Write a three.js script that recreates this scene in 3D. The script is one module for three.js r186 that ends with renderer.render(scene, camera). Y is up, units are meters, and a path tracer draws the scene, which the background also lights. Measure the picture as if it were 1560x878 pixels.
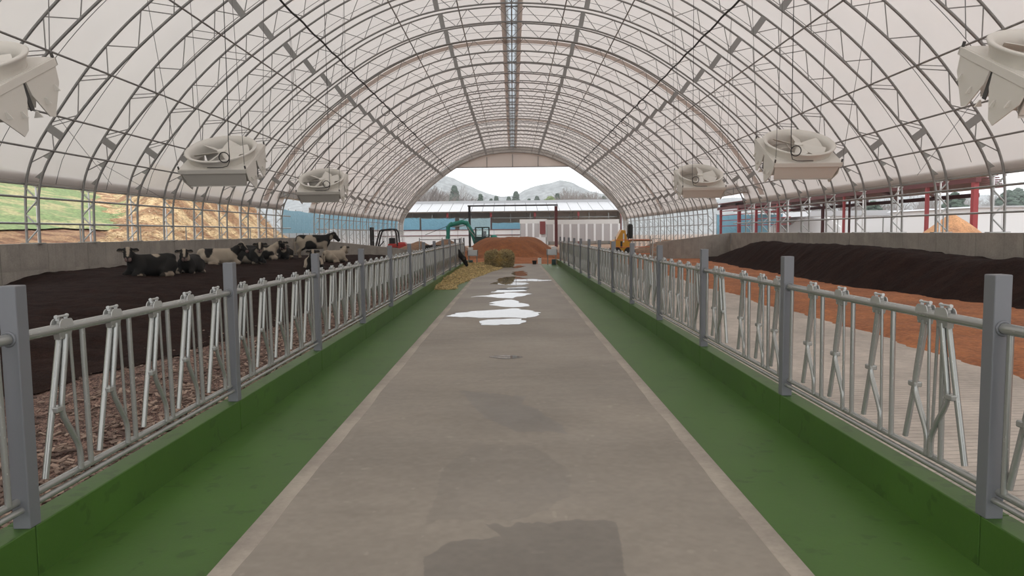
import * as THREE from 'three';
import { mergeGeometries } from 'three/addons/utils/BufferGeometryUtils.js';
import { RoundedBoxGeometry } from 'three/addons/geometries/RoundedBoxGeometry.js';

// ---------------------------------------------------------------- camera, sky, exposure
const scene = new THREE.Scene();
const camera = new THREE.PerspectiveCamera(2 * Math.atan(439 / 1089.9) * 180 / Math.PI, 1560 / 878, 0.05, 3000);
camera.position.set(0.045, 1.74, 0);
camera.rotation.set(-0.0772235, 0.0020343, -0.0113397, 'YXZ');
const renderer = new THREE.WebGLRenderer();
renderer.toneMapping = THREE.LinearToneMapping;
renderer.toneMappingExposure = 1.0;
renderer.shadowMap.enabled = true;

const ZENITH = 2.3;                                   // thin bright overcast, a little brighter overhead than at the horizon
{
  const w = 16, h = 64, d = new Float32Array(w * h * 4);
  for (let j = 0; j < h; j++) {
    const el = Math.max(0, ((j + 0.5) / h - 0.5) * Math.PI), l = ZENITH * (0.78 + 0.22 * Math.sin(el));
    for (let i = 0; i < w; i++) d.set([l * 0.985, l, l * 1.015, 1], (j * w + i) * 4);
  }
  const t = new THREE.DataTexture(d, w, h, THREE.RGBAFormat, THREE.FloatType);
  t.mapping = THREE.EquirectangularReflectionMapping; t.magFilter = THREE.LinearFilter; t.needsUpdate = true;
  scene.background = t; scene.environment = t;
}

scene.fog = new THREE.FogExp2(0xf4f7fa, 0.0011);         // damp winter haze

// ---------------------------------------------------------------- helpers
function rng(seed) { let a = seed >>> 0; return () => { a = (a + 0x6D2B79F5) | 0; let t = Math.imul(a ^ (a >>> 15), 1 | a); t = (t + Math.imul(t ^ (t >>> 7), 61 | t)) ^ t; return ((t ^ (t >>> 14)) >>> 0) / 4294967296; }; }
const lerp = (a, b, t) => a + (b - a) * t, clamp = (x, a = 0, b = 1) => Math.min(b, Math.max(a, x));
const smooth = (a, b, x) => { const t = clamp((x - a) / (b - a)); return t * t * (3 - 2 * t); };
function hash3(x, y, z) { let h = Math.imul(x, 374761393) ^ Math.imul(y, 668265263) ^ Math.imul(z, 2147483647 ^ 0x5bd1e995); h = Math.imul(h ^ (h >>> 13), 1274126177); return ((h ^ (h >>> 16)) >>> 0) / 4294967296; }
function noise3(x, y, z) {
  const xi = Math.floor(x), yi = Math.floor(y), zi = Math.floor(z); let u = x - xi, v = y - yi, w = z - zi;
  u = u * u * (3 - 2 * u); v = v * v * (3 - 2 * v); w = w * w * (3 - 2 * w);
  const c = (a, b, d) => hash3(xi + a, yi + b, zi + d);
  return lerp(lerp(lerp(c(0, 0, 0), c(1, 0, 0), u), lerp(c(0, 1, 0), c(1, 1, 0), u), v), lerp(lerp(c(0, 0, 1), c(1, 0, 1), u), lerp(c(0, 1, 1), c(1, 1, 1), u), v), w);
}
function fbm(x, y, z = 0, o = 4) { let s = 0, a = 0.5, n = 0; for (let i = 0; i < o; i++) { s += a * noise3(x, y, z + i * 7.3); n += a; a *= 0.5; x *= 2.03; y *= 2.03; z *= 2.03; } return s / n; }
// tileable 2-D noise: period p cells
function tnoise(x, y, p, seed) {
  const xi = Math.floor(x), yi = Math.floor(y); let u = x - xi, v = y - yi; u = u * u * (3 - 2 * u); v = v * v * (3 - 2 * v);
  const c = (a, b) => hash3(((xi + a) % p + p) % p, ((yi + b) % p + p) % p, seed);
  return lerp(lerp(c(0, 0), c(1, 0), u), lerp(c(0, 1), c(1, 1), u), v);
}
function tfbm(u, v, cells, seed, o = 4) { let s = 0, a = 0.5, n = 0, c = cells; for (let i = 0; i < o; i++) { s += a * tnoise(u * c, v * c, c, seed + i); n += a; a *= 0.55; c *= 2; } return s / n; }
function tex(w, h, fn, srgb = true) {
  const d = new Uint8Array(w * h * 4);
  for (let j = 0; j < h; j++) for (let i = 0; i < w; i++) { const c = fn((i + 0.5) / w, (j + 0.5) / h), k = (j * w + i) * 4; if (typeof c === 'number') { d[k] = d[k + 1] = d[k + 2] = clamp(c, 0, 255); } else { d[k] = clamp(c[0], 0, 255); d[k + 1] = clamp(c[1], 0, 255); d[k + 2] = clamp(c[2], 0, 255); } d[k + 3] = 255; }
  const t = new THREE.DataTexture(d, w, h); t.wrapS = t.wrapT = THREE.RepeatWrapping; t.magFilter = THREE.LinearFilter; t.minFilter = THREE.LinearMipmapLinearFilter; t.generateMipmaps = true;
  if (srgb) t.colorSpace = THREE.SRGBColorSpace; t.needsUpdate = true; return t;
}
const rep = (t, x, y) => { const c = t.clone(); c.repeat.set(x, y); c.needsUpdate = true; return c; };
const mix3 = (a, b, t) => [lerp(a[0], b[0], t), lerp(a[1], b[1], t), lerp(a[2], b[2], t)];
const std = (o) => new THREE.MeshStandardMaterial(o), phys = (o) => new THREE.MeshPhysicalMaterial(o);
const taken = new Map();
function numbered(n) { const k = taken.get(n) ?? 0; taken.set(n, k + 1); return k ? n + '_' + String(k).padStart(3, '0') : n; }
function obj(name, geo, mat, parent = scene) {
  const g = Array.isArray(geo) ? (geo.length > 1 ? mergeGeometries(geo.map((x) => x.index ? x.toNonIndexed() : x)) : geo[0]) : geo;
  const m = new THREE.Mesh(g, mat); m.name = parent === scene ? numbered(name) : name; m.castShadow = m.receiveShadow = true; parent.add(m); return m;
}
function tag(o, label, category, group, kind) { o.userData = { label, category }; if (group) o.userData.group = group; if (kind) o.userData.kind = kind; return o; }
function thing(name, label, category, [x, y, z] = [0, 0, 0], turn = 0, group) {
  const o = new THREE.Group(); o.name = numbered(name); o.position.set(x, y, z); o.rotation.y = turn; scene.add(o); return tag(o, label, category, group);
}
function struct(name, label, category, geo, mat) {
  const o = geo ? obj(name, geo, mat) : new THREE.Group(); if (!geo) { o.name = numbered(name); scene.add(o); }
  return tag(o, label, category, null, 'structure');
}
function dup(src, [x, y, z], turn = 0, label, group) {
  const o = src.clone(); o.name = numbered(src.name.replace(/_\d{3}$/, '')); o.userData = { ...src.userData }; o.position.set(x, y, z); o.rotation.y = turn; scene.add(o);
  if (label) o.userData.label = label; if (group) o.userData.group = group; return o;
}
const ORD = ['', 'first', 'second', 'third', 'fourth', 'fifth', 'sixth', 'seventh', 'eighth', 'ninth', 'tenth', 'eleventh', 'twelfth', 'thirteenth', 'fourteenth', 'fifteenth', 'sixteenth', 'seventeenth', 'eighteenth', 'nineteenth', 'twentieth'], nth = (n) => ORD[n] ?? (n < 30 ? 'twenty-' + ORD[n - 20] : n === 30 ? 'thirtieth' : 'thirty-' + ORD[n - 30]);
const V = (x, y, z) => new THREE.Vector3(x, y, z);
const cylGeo = {}; const UP = V(0, 1, 0);
function unitCyl(n, capped) { const k = n + (capped ? 'c' : ''); return cylGeo[k] ??= new THREE.CylinderGeometry(1, 1, 1, n, 1, !capped); }
function bar(name, a, b, r, mat, parent, n = 7, capped = false, rz = r) {
  const m = new THREE.Mesh(unitCyl(n, capped), mat), d = b.clone().sub(a), l = d.length();
  m.position.copy(a).addScaledVector(d, 0.5); m.quaternion.setFromUnitVectors(UP, d.normalize()); m.scale.set(r, l, rz);
  m.name = parent === scene ? numbered(name) : name; m.castShadow = m.receiveShadow = true; parent.add(m); return m;
}
function barGeo(a, b, r, n = 6, r2 = r) {
  const d = b.clone().sub(a), l = d.length(), g = new THREE.CylinderGeometry(r2, r, l, n, 1, false);
  return g.applyQuaternion(new THREE.Quaternion().setFromUnitVectors(UP, d.normalize())).translate((a.x + b.x) / 2, (a.y + b.y) / 2, (a.z + b.z) / 2);
}
const box = (w, h, d, x = 0, y = 0, z = 0) => new THREE.BoxGeometry(w, h, d).translate(x, y, z);
const rbox = (w, h, d, r, x = 0, y = 0, z = 0) => new RoundedBoxGeometry(w, h, d, 2, r).translate(x, y, z);
function tube(pts, r, seg, n = 6, closed = false) { return new THREE.TubeGeometry(new THREE.CatmullRomCurve3(pts, closed, 'centripetal'), seg ?? pts.length * 3, r, n, closed); }
function boxUV(g, s = 1) { // uv in metres by the dominant axis
  const p = g.attributes.position, n = g.attributes.normal, uv = new Float32Array(p.count * 2);
  for (let i = 0; i < p.count; i++) { const ax = Math.abs(n.getX(i)), ay = Math.abs(n.getY(i)), az = Math.abs(n.getZ(i)); const [u, v] = ay >= ax && ay >= az ? [p.getX(i), p.getZ(i)] : ax >= az ? [p.getZ(i), p.getY(i)] : [p.getX(i), p.getY(i)]; uv[2 * i] = u * s; uv[2 * i + 1] = v * s; }
  g.setAttribute('uv', new THREE.BufferAttribute(uv, 2)); return g;
}
function heightfield(x0, x1, z0, z1, nx, nz, fy, fx) {
  const pos = [], uv = [], idx = [];
  for (let j = 0; j <= nz; j++) for (let i = 0; i <= nx; i++) { let x = lerp(x0, x1, i / nx), z = lerp(z0, z1, j / nz); if (fx) x = fx(x, z, i / nx); pos.push(x, fy(x, z), z); uv.push(x, z); }
  for (let j = 0; j < nz; j++) for (let i = 0; i < nx; i++) { const a = j * (nx + 1) + i, b = a + 1, c = a + nx + 1, d = c + 1; if ((z1 < z0) === (x1 > x0)) idx.push(a, b, c, b, d, c); else idx.push(a, c, b, b, c, d); }
  const g = new THREE.BufferGeometry(); g.setAttribute('position', new THREE.Float32BufferAttribute(pos, 3)); g.setAttribute('uv', new THREE.Float32BufferAttribute(uv, 2)); g.setIndex(idx); g.computeVertexNormals(); return g;
}
function prism(pts, depth, bevel = 0) { // pts [x,y] outline, extruded along z, centred
  const s = new THREE.Shape(pts.map(([x, y]) => new THREE.Vector2(x, y)));
  return new THREE.ExtrudeGeometry(s, { depth, bevelEnabled: bevel > 0, bevelSize: bevel, bevelThickness: bevel, bevelSegments: 1, curveSegments: 8 }).translate(0, 0, -depth / 2);
}

// ---------------------------------------------------------------- textures and materials
const tGrain = tex(512, 512, (u, v) => 128 + 110 * (tfbm(u, v, 24, 11, 4) - 0.5) + 60 * (tfbm(u, v, 120, 31, 2) - 0.5), false);
const tLump = tex(512, 512, (u, v) => { const a = tfbm(u, v, 10, 5, 5), b = tfbm(u, v, 60, 15, 2); return 255 * clamp(0.15 + 0.55 * a + 0.3 * b * b); }, false);
const tConcrete = tex(1024, 1024, (u, v) => {
  const a = tfbm(u, v, 4, 1, 5) - 0.5, b = tfbm(u, v, 64, 8, 3) - 0.5, s = tfbm(u, v * 6 % 1, 6, 61, 3) - 0.5, k = 1 + 0.20 * a + 0.10 * b + 0.06 * s;
  return [140 * k, 133 * k + 2 * a, 123 * k];
});
const tWall = tex(1024, 1024, (u, v) => {
  const a = tfbm(u, v, 5, 21, 5) - 0.5, b = tfbm(u, v, 90, 28, 2) - 0.5, st = Math.max(0, tfbm(u, 0.3, 40, 77, 2) - 0.55) * smooth(0.2, 0.9, tfbm(u, v, 6, 71, 3)), k = 1 + 0.28 * a + 0.1 * b - 0.5 * st;
  return [158 * k, 151 * k, 142 * k];
});
const tGroove = tex(1024, 1024, (u, v) => { const w = v * 40 + u * 2 + 0.25 * tnoise(u * 8, v * 8, 8, 3), f = w - Math.floor(w); return (f < 0.13 ? 60 : 200) + 40 * (tfbm(u, v, 50, 4, 2) - 0.5); }, false);
const tPale = tex(1024, 1024, (u, v) => { const a = tfbm(u, v, 5, 41, 5) - 0.5, b = tfbm(u, v, 60, 44, 2) - 0.5, w = v * 40 + u * 2 + 0.25 * tnoise(u * 8, v * 8, 8, 3), k = 1 + 0.3 * a + 0.12 * b - ((w - Math.floor(w)) < 0.14 ? 0.16 : 0); return [186 * k, 176 * k, 166 * k]; });
const tCompost = tex(1024, 1024, (u, v) => { const a = tfbm(u, v, 8, 51, 5) - 0.5, b = tfbm(u, v, 90, 57, 3) - 0.5, k = 1 + 0.5 * a + 0.55 * b; return [44 * k, 31 * k, 27 * k]; });
const tChip = tex(1024, 1024, (u, v) => { const a = tfbm(u, v, 10, 91, 4), b = tfbm(u * 2 % 1, v, 70, 97, 3); const t = smooth(0.42, 0.62, b + 0.35 * (a - 0.5)); return mix3([66, 46, 40], [150, 122, 108], t * 0.9); });
const tSoil = tex(1024, 1024, (u, v) => { const a = tfbm(u, v, 6, 101, 5) - 0.5, b = tfbm(u, v, 80, 107, 3) - 0.5, k = 1 + 0.35 * a + 0.4 * b; return [158 * k, 99 * k + 6 * a, 62 * k]; });
const tEarth = tex(1024, 1024, (u, v) => { const a = tfbm(u, v, 6, 111, 5) - 0.5, b = tfbm(u, v, 80, 117, 3) - 0.5, k = 1 + 0.35 * a + 0.4 * b; return [134 * k, 108 * k, 88 * k]; });
const tGreen = tex(1024, 1024, (u, v) => { const a = tfbm(u, v, 4, 121, 5) - 0.5, b = tfbm(u, v, 30, 127, 3), c = smooth(0.66, 0.78, b), k = 1 + 0.16 * a - 0.12 * c; return [68 * k, 102 * k, 41 * k]; });
const tStraw = tex(512, 512, (u, v) => { const a = tfbm(u, v, 8, 131, 4), b = tfbm(u, v * 3 % 1, 60, 137, 2), k = 0.7 + 0.5 * a + 0.5 * (b - 0.3); return [190 * k, 164 * k, 106 * k]; });
const tBank = tex(1024, 1024, (u, v) => {
  const a = tfbm(u, v, 6, 141, 5), b = tfbm(u, v, 70, 147, 3) - 0.5, k = 1 + 0.5 * b; return mix3([150, 112, 80], [206, 178, 136], smooth(0.35, 0.65, a)).map((c) => c * k);
});
const tGrass = tex(1024, 1024, (u, v) => { const a = tfbm(u, v, 7, 151, 4), b = tfbm(u, v, 90, 157, 3) - 0.5, k = 1 + 0.5 * b; return mix3([124, 142, 92], [168, 160, 116], smooth(0.45, 0.66, a)).map((c) => c * k); });
const tTarp = tex(512, 512, (u, v) => 128 + 160 * (tfbm(u, v, 6, 161, 4) - 0.5), false);
const tCloth = tex(256, 256, (u, v) => { const a = tfbm(u, v, 4, 171, 4) - 0.5, k = 1 + 0.05 * a; return [236 * k, 229 * k, 224 * k]; });

// the aisle slab nearest the camera: hand-floated concrete with damp patches, 3.1 m across and 12.4 m long
const inPoly = (P, x, y) => { let s = false; for (let i = 0, j = P.length - 1; i < P.length; j = i++) if ((P[i][1] > y) !== (P[j][1] > y) && x < (P[j][0] - P[i][0]) * (y - P[i][1]) / (P[j][1] - P[i][1]) + P[i][0]) s = !s; return s; };
const damp1 = [[-0.40, -3.3], [-0.45, -3.77], [-0.31, -3.9], [-0.06, -3.99], [-0.16, -4.15], [0.1, -4.18], [0.38, -4.19], [0.63, -4.13], [0.6, -3.78], [0.6, -3.3]];
const damp2 = [[-0.56, -7.77], [-0.16, -7.65], [0.16, -7.48], [0.12, -7.19], [0.38, -6.54], [0.52, -6.09], [0.13, -6.15], [-0.23, -6.56], [-0.41, -7.3]];
const damp3 = [[-0.5, -4.2], [-0.48, -5.2], [-0.3, -5.9], [0.2, -5.7], [0.42, -5.1], [0.4, -4.6], [0.1, -4.25]];
const AX = 1.54, A0 = -2, AL = 12.4;
function dampAt(x, z) {
  const wx = x + 0.10 * (fbm(x * 5, z * 3, 2.1) - 0.5), wz = z + 0.5 * (fbm(x * 4, z * 2, 8.4) - 0.5);
  return Math.max(inPoly(damp1, wx, wz) ? 1 : 0, inPoly(damp2, wx, wz) ? 0.8 : 0, inPoly(damp3, wx, wz) ? 0.4 : 0);
}
const aisleW = 512, aisleH = 2048;
const tAisle = tex(aisleW, aisleH, (u, v) => {
  const x = lerp(-AX, AX, u), z = A0 - v * AL, d = dampAt(x, z);
  const a = fbm(x * 0.9, z * 0.9, 1, 5) - 0.5, b = fbm(x * 24, z * 24, 3, 3) - 0.5, s = fbm(x * 2.2, z * 9, 6, 3) - 0.5;
  let k = 1 + 0.22 * a + 0.10 * b + 0.07 * s; const spot = smooth(0.84, 0.88, fbm(x * 14, z * 9, 17, 2)); k += 0.07 * spot; k *= 1 - 0.17 * d;
  return [140 * k, 132.5 * k, 122 * k];
});
const tAisleRough = tex(aisleW, aisleH, (u, v) => { const x = lerp(-AX, AX, u), z = A0 - v * AL; return 255 * clamp(0.62 + 0.25 * (fbm(x * 1.5, z * 1.5, 12) - 0.5) - 0.25 * dampAt(x, z)); }, false);

const M = {};
M.aisle = std({ map: tAisle, roughnessMap: tAisleRough, roughness: 1, bumpMap: rep(tGrain, 4, 16), bumpScale: 0.0008 });
M.aisleFar = std({ map: rep(tConcrete, 0.32, 0.32), roughness: 0.55, bumpMap: rep(tGrain, 1.2, 1.2), bumpScale: 0.0008 });
M.strip = std({ map: rep(tConcrete, 0.7, 0.7), color: new THREE.Color(1.35, 1.33, 1.33), roughness: 0.7, bumpMap: rep(tGrain, 2, 2), bumpScale: 0.0015 });
M.green = phys({ map: rep(tGreen, 0.35, 0.35), roughness: 0.42, bumpMap: rep(tGrain, 0.8, 0.8), bumpScale: 0.001, specularIntensity: 0.6 });
M.wall = std({ map: rep(tWall, 0.4, 0.4), roughness: 0.85, bumpMap: rep(tGrain, 1.2, 1.2), bumpScale: 0.0012 });
M.pale = std({ map: rep(tPale, 0.28, 0.28), roughness: 0.8, bumpMap: rep(tGroove, 0.28, 0.28), bumpScale: 0.008 });
M.compost = phys({ specularIntensity: 0.15, map: rep(tCompost, 0.45, 0.45), roughness: 0.98, bumpMap: rep(tLump, 0.9, 0.9), bumpScale: 0.05 });
M.chipBed = std({ map: rep(tChip, 0.8, 0.8), roughness: 0.95, bumpMap: rep(tLump, 1.6, 1.6), bumpScale: 0.03 });
M.soil = std({ map: rep(tSoil, 0.3, 0.3), roughness: 0.95, bumpMap: rep(tLump, 0.5, 0.5), bumpScale: 0.06 });
M.heapSoil = std({ map: rep(tSoil, 0.35, 0.35), color: new THREE.Color(0.76, 0.74, 0.66), roughness: 0.95, bumpMap: rep(tLump, 0.6, 0.6), bumpScale: 0.06 });
M.sand = std({ map: rep(tSoil, 0.35, 0.35), color: new THREE.Color(1.2, 1.65, 2.1), roughness: 0.95, bumpMap: rep(tLump, 0.6, 0.6), bumpScale: 0.06 });
M.yard = std({ map: rep(tEarth, 0.12, 0.12), roughness: 0.95, bumpMap: rep(tLump, 0.3, 0.3), bumpScale: 0.05 });
M.grass = std({ map: rep(tGrass, 0.12, 0.12), roughness: 0.95, bumpMap: rep(tLump, 1, 1), bumpScale: 0.06 });
M.bank = std({ map: rep(tBank, 0.2, 0.2), roughness: 0.95, bumpMap: rep(tLump, 0.5, 0.5), bumpScale: 0.1 });
M.bankSoil = std({ map: rep(tBank, 0.25, 0.25), color: new THREE.Color(0.5, 0.4, 0.36), roughness: 0.95, bumpMap: rep(tLump, 0.5, 0.5), bumpScale: 0.1 });
M.galv = std({ color: new THREE.Color(0.36, 0.37, 0.355), metalness: 0.5, roughness: 0.42, roughnessMap: rep(tGrain, 1, 1) });
M.galvBright = std({ color: new THREE.Color(0.50, 0.51, 0.50), metalness: 0.5, roughness: 0.4 });
M.truss = std({ color: new THREE.Color(0.31, 0.305, 0.295), metalness: 0.4, roughness: 0.5 });
M.post = std({ color: new THREE.Color(0.165, 0.172, 0.188), roughness: 0.45, bumpMap: rep(tGrain, 1, 3), bumpScale: 0.0004 });
M.membrane = phys({ map: rep(tCloth, 0.15, 0.15), roughness: 0.9, transmission: 0.38, thickness: 0, side: THREE.DoubleSide, specularIntensity: 0.3 });
M.membraneDouble = phys({ map: rep(tCloth, 0.15, 0.15), color: new THREE.Color(0.97, 0.97, 0.98), roughness: 0.9, transmission: 0.6, thickness: 0, side: THREE.DoubleSide, specularIntensity: 0.3 });
M.hem = phys({ map: rep(tCloth, 0.15, 0.15), color: new THREE.Color(0.62, 0.60, 0.58), roughness: 0.9, transmission: 0.12, thickness: 0, side: THREE.DoubleSide, specularIntensity: 0.3 });
M.zinc = phys({ color: new THREE.Color(0.72, 0.80, 0.86), roughness: 0.75, transmission: 0.55, thickness: 0, side: THREE.DoubleSide });
M.fan = std({ color: new THREE.Color(0.70, 0.67, 0.615), roughness: 0.5, bumpMap: rep(tGrain, 1, 1), bumpScale: 0.0004 });
M.fanDark = std({ color: new THREE.Color(0.06, 0.058, 0.055), roughness: 0.6 });
M.black = std({ color: new THREE.Color(0.018, 0.018, 0.018), roughness: 0.6 });
M.rubber = std({ color: new THREE.Color(0.022, 0.022, 0.023), roughness: 0.85 });
M.wire = std({ color: new THREE.Color(0.16, 0.155, 0.15), metalness: 0.5, roughness: 0.5 });
M.white = std({ color: new THREE.Color(0.72, 0.72, 0.72), roughness: 0.55 });
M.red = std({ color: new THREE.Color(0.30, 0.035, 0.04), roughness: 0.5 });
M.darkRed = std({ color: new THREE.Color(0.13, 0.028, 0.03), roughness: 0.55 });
M.teal = std({ color: new THREE.Color(0.02, 0.27, 0.21), roughness: 0.4 });
M.tealDark = std({ color: new THREE.Color(0.02, 0.06, 0.055), roughness: 0.4 });
M.yellow = std({ color: new THREE.Color(0.62, 0.30, 0.015), roughness: 0.42 });
M.redBody = std({ color: new THREE.Color(0.42, 0.03, 0.025), roughness: 0.4 });
M.orange = std({ color: new THREE.Color(0.62, 0.18, 0.08), roughness: 0.6 });
M.tarp = phys({ color: new THREE.Color(0.15, 0.33, 0.43), roughness: 0.5, bumpMap: rep(tTarp, 0.6, 0.6), bumpScale: 0.08, side: THREE.DoubleSide });
M.tarpPale = phys({ color: new THREE.Color(0.27, 0.40, 0.44), roughness: 0.55, bumpMap: rep(tTarp, 0.6, 0.6), bumpScale: 0.08, side: THREE.DoubleSide });
M.sheet = std({ color: new THREE.Color(0.60, 0.585, 0.565), roughness: 0.55 });
M.sheetGrey = std({ color: new THREE.Color(0.40, 0.375, 0.375), roughness: 0.6 });
M.roofSheet = std({ color: new THREE.Color(0.44, 0.44, 0.45), metalness: 0.2, roughness: 0.4 });
M.boarding = std({ color: new THREE.Color(0.30, 0.26, 0.22), roughness: 0.85 });
M.straw = std({ map: rep(tStraw, 1.2, 1.2), roughness: 0.95, bumpMap: rep(tLump, 2, 2), bumpScale: 0.05 });
M.strand = std({ color: new THREE.Color(0.56, 0.45, 0.24), roughness: 0.9 });
M.strandBale = std({ color: new THREE.Color(0.40, 0.33, 0.18), roughness: 0.9 });
M.chip = std({ color: new THREE.Color(1, 1, 1), roughness: 0.95 });
M.water = phys({ color: new THREE.Color(0.16, 0.15, 0.135), roughness: 0.015, ior: 1.33, specularIntensity: 1 });
M.steel = std({ color: new THREE.Color(0.5, 0.51, 0.52), metalness: 0.7, roughness: 0.35 });
M.glass = phys({ color: new THREE.Color(0.85, 0.92, 0.92), transmission: 1, thickness: 0, roughness: 0.05 });
M.bark = std({ color: new THREE.Color(0.17, 0.145, 0.13), roughness: 0.95 });
M.barkPale = std({ color: new THREE.Color(0.27, 0.24, 0.22), roughness: 0.95 });
M.evergreen = std({ color: new THREE.Color(0.055, 0.085, 0.058), roughness: 0.95 });
M.bush = std({ color: new THREE.Color(0.17, 0.22, 0.09), roughness: 0.95 });
M.hill = std({ map: tex(512, 512, (u, v) => { const a = tfbm(u, v, 40, 181, 4) - 0.5, k = 1 + 0.9 * a; return [128 * k, 131 * k, 130 * k]; }), roughness: 1 });
M.hill.map.repeat.set(1 / 120, 1 / 120);
M.wood = std({ color: new THREE.Color(0.19, 0.11, 0.065), roughness: 0.85 });

// ---------------------------------------------------------------- floor of the hall
const ZE = -40, ZB = 9;                                 // far and near end of the aisle
{
  const g = new THREE.PlaneGeometry(2 * AX, AL).rotateX(-Math.PI / 2).translate(0, 0, A0 - AL / 2);
  const aisle = struct('floor_aisle', 'grey trowelled concrete feed aisle with damp patches and a pale strip along each edge', 'floor');
  const flat = (z0, z1) => boxUV(box(2 * AX, 0.2, z0 - z1, 0, -0.1, (z0 + z1) / 2));
  obj('slab', g, M.aisle, aisle); obj('slab_core', box(2 * AX - 0.001, 0.2, AL, 0, -0.1015, A0 - AL / 2), M.aisleFar, aisle);
  obj('slab', flat(A0 - AL, ZE), M.aisleFar, aisle); obj('slab', flat(ZB, A0), M.aisleFar, aisle);
  for (const s of [-1, 1]) {                            // raised mortar strip with a wavy inner edge
    const pos = [], uvs = [], idx = [], n = 260;
    for (let i = 0; i <= n; i++) {
      const z = lerp(ZB, ZE, i / n), w = 0.112 + 0.022 * (fbm(z * 1.7, s * 5, 3, 3) - 0.5) * 2, xo = s * (AX + 0.002), xi = s * (AX - w);
      for (const [x, y] of [[xo, -0.05], [xo, 0.006], [xi, 0.004], [xi - s * 0.006, -0.001]]) { pos.push(x, y, z); uvs.push(x, z); }
      if (i < n) for (let k = 0; k < 3; k++) { const a = i * 4 + k, b = a + 1, c = a + 4, d = c + 1; s > 0 ? idx.push(a, b, c, b, d, c) : idx.push(a, c, b, b, c, d); }
    }
    const sg = new THREE.BufferGeometry(); sg.setAttribute('position', new THREE.Float32BufferAttribute(pos, 3)); sg.setAttribute('uv', new THREE.Float32BufferAttribute(uvs, 2)); sg.setIndex(idx); sg.computeVertexNormals();
    obj('edge_strip', sg, M.strip, aisle);
  }
}
const FX = 2.464, CT = 0.24, CW = 0.16, ZP = -3.63, BAY = 2.8, NB = 13;   // curb face, curb top, curb width, first post, bay length, posts
for (const s of [-1, 1]) {
  const pen = s < 0 ? 'the dark manure pen' : 'the pale grooved concrete pen';
  struct('floor_trough', `green painted feed trough floor beside ${pen}`, 'floor', boxUV(box(FX - AX + 0.1, 0.1, ZB - ZE, s * (FX + AX + 0.1) / 2, -0.08, (ZB + ZE) / 2)), M.green);
  const curb = struct('curb_feed', `green painted concrete curb under the barrier of ${pen}`, 'curb');
  for (let k = -2; k < NB; k++) {
    const z0 = Math.min(ZP - BAY * k, ZB), z1 = k === NB - 1 ? ZE : ZP - BAY * (k + 1), l = z0 - z1;
    const b = obj('curb_block', boxUV(rbox(CW, CT + 0.08, l - 0.006, 0.008, 0, 0, 0)), M.green, curb); b.position.set(s * (FX + CW / 2), CT / 2 - 0.04, (z0 + z1) / 2);
  }
}
// pen floors
{
  const floorR = struct('floor_pen_concrete', 'pale broom-grooved concrete standing behind the feed barrier', 'floor', boxUV(box(3.6, 0.2, 44, FX + CW + 1.8, 0.0, -19)), M.pale);
  floorR.position.set(0, 0, 0);
  const edge = (z) => 5.62 + 0.5 * (fbm(z * 0.45, 3.3) - 0.5) + 0.2 * (fbm(z * 2.1, 1.7) - 0.5);
  struct('floor_pen_soil', 'orange soil strip between the concrete standing and the compost heap', 'ground',
    heightfield(5.0, 12.5, 4, -41, 60, 360, (x, z) => { const t = x - edge(z); return 0.1 + clamp(t * 0.16, -0.1, 0.045) + 0.05 * (fbm(x * 1.6, z * 1.6, 5) - 0.5) * smooth(0, 0.6, t) + 0.03 * (fbm(x * 5, z * 5, 2) - 0.5); }), M.soil);
  const foot = (z) => lerp(9.1, 9.9, smooth(-20, -38, z)) + smooth(-18, -10, z) * 0.9 + 0.7 * (fbm(z * 0.4, 9.1) - 0.5) + 0.25 * (fbm(z * 1.9, 4.4) - 0.5);
  const heapY = (x, z) => {
    const crest = (lerp(0.88, 1.14, smooth(-14, -27, z)) + 0.18 * (fbm(z * 0.5, 2.7) - 0.5) + 0.13 * (fbm(z * 1.6, 7.7) - 0.5)) * (1 - 0.82 * smooth(-33.5, -40.5, z));
    const t = (x - foot(z)) / 1.9, up = smooth(0, 1, t), down = 1 - 0.1 * smooth(11.2, 12.5, x);
    return 0.06 + crest * up * down + 0.16 * (fbm(x * 1.4, z * 1.4, 4) - 0.5) * up + 0.07 * (fbm(x * 5, z * 5, 8, 3) - 0.5);
  };
  tag(obj('compost_heap', heightfield(8.2, 12.485, 4, -40.9, 64, 520, heapY), M.compost), 'long dark compost heap banked along the concrete wall beyond the orange soil', 'compost heap');
}
const packY = (x, z) => { // left pen: trodden chips by the barrier, deep bedding towards the wall
  const X = -x, rise = 0.12 + 0.06 * smooth(3.2, 4.8, X) + 0.40 * smooth(4.4, 8.2, X) + 0.20 * smooth(7.5, 12.4, X);
  return rise * (1 - 0.3 * smooth(9, 12.5, X) * smooth(-19.5, -16.8, z)) * (1 - 0.3 * smooth(-33, -41, z) * smooth(6, 12, X)) + (0.12 * (fbm(x * 0.8, z * 0.8, 3) - 0.5) + 0.1 * (fbm(x * 1.9, z * 1.9, 13, 3) - 0.5)) * smooth(4, 6, X) + 0.07 * (fbm(x * 3.1, z * 3.1, 6, 3) - 0.5);
};
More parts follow.
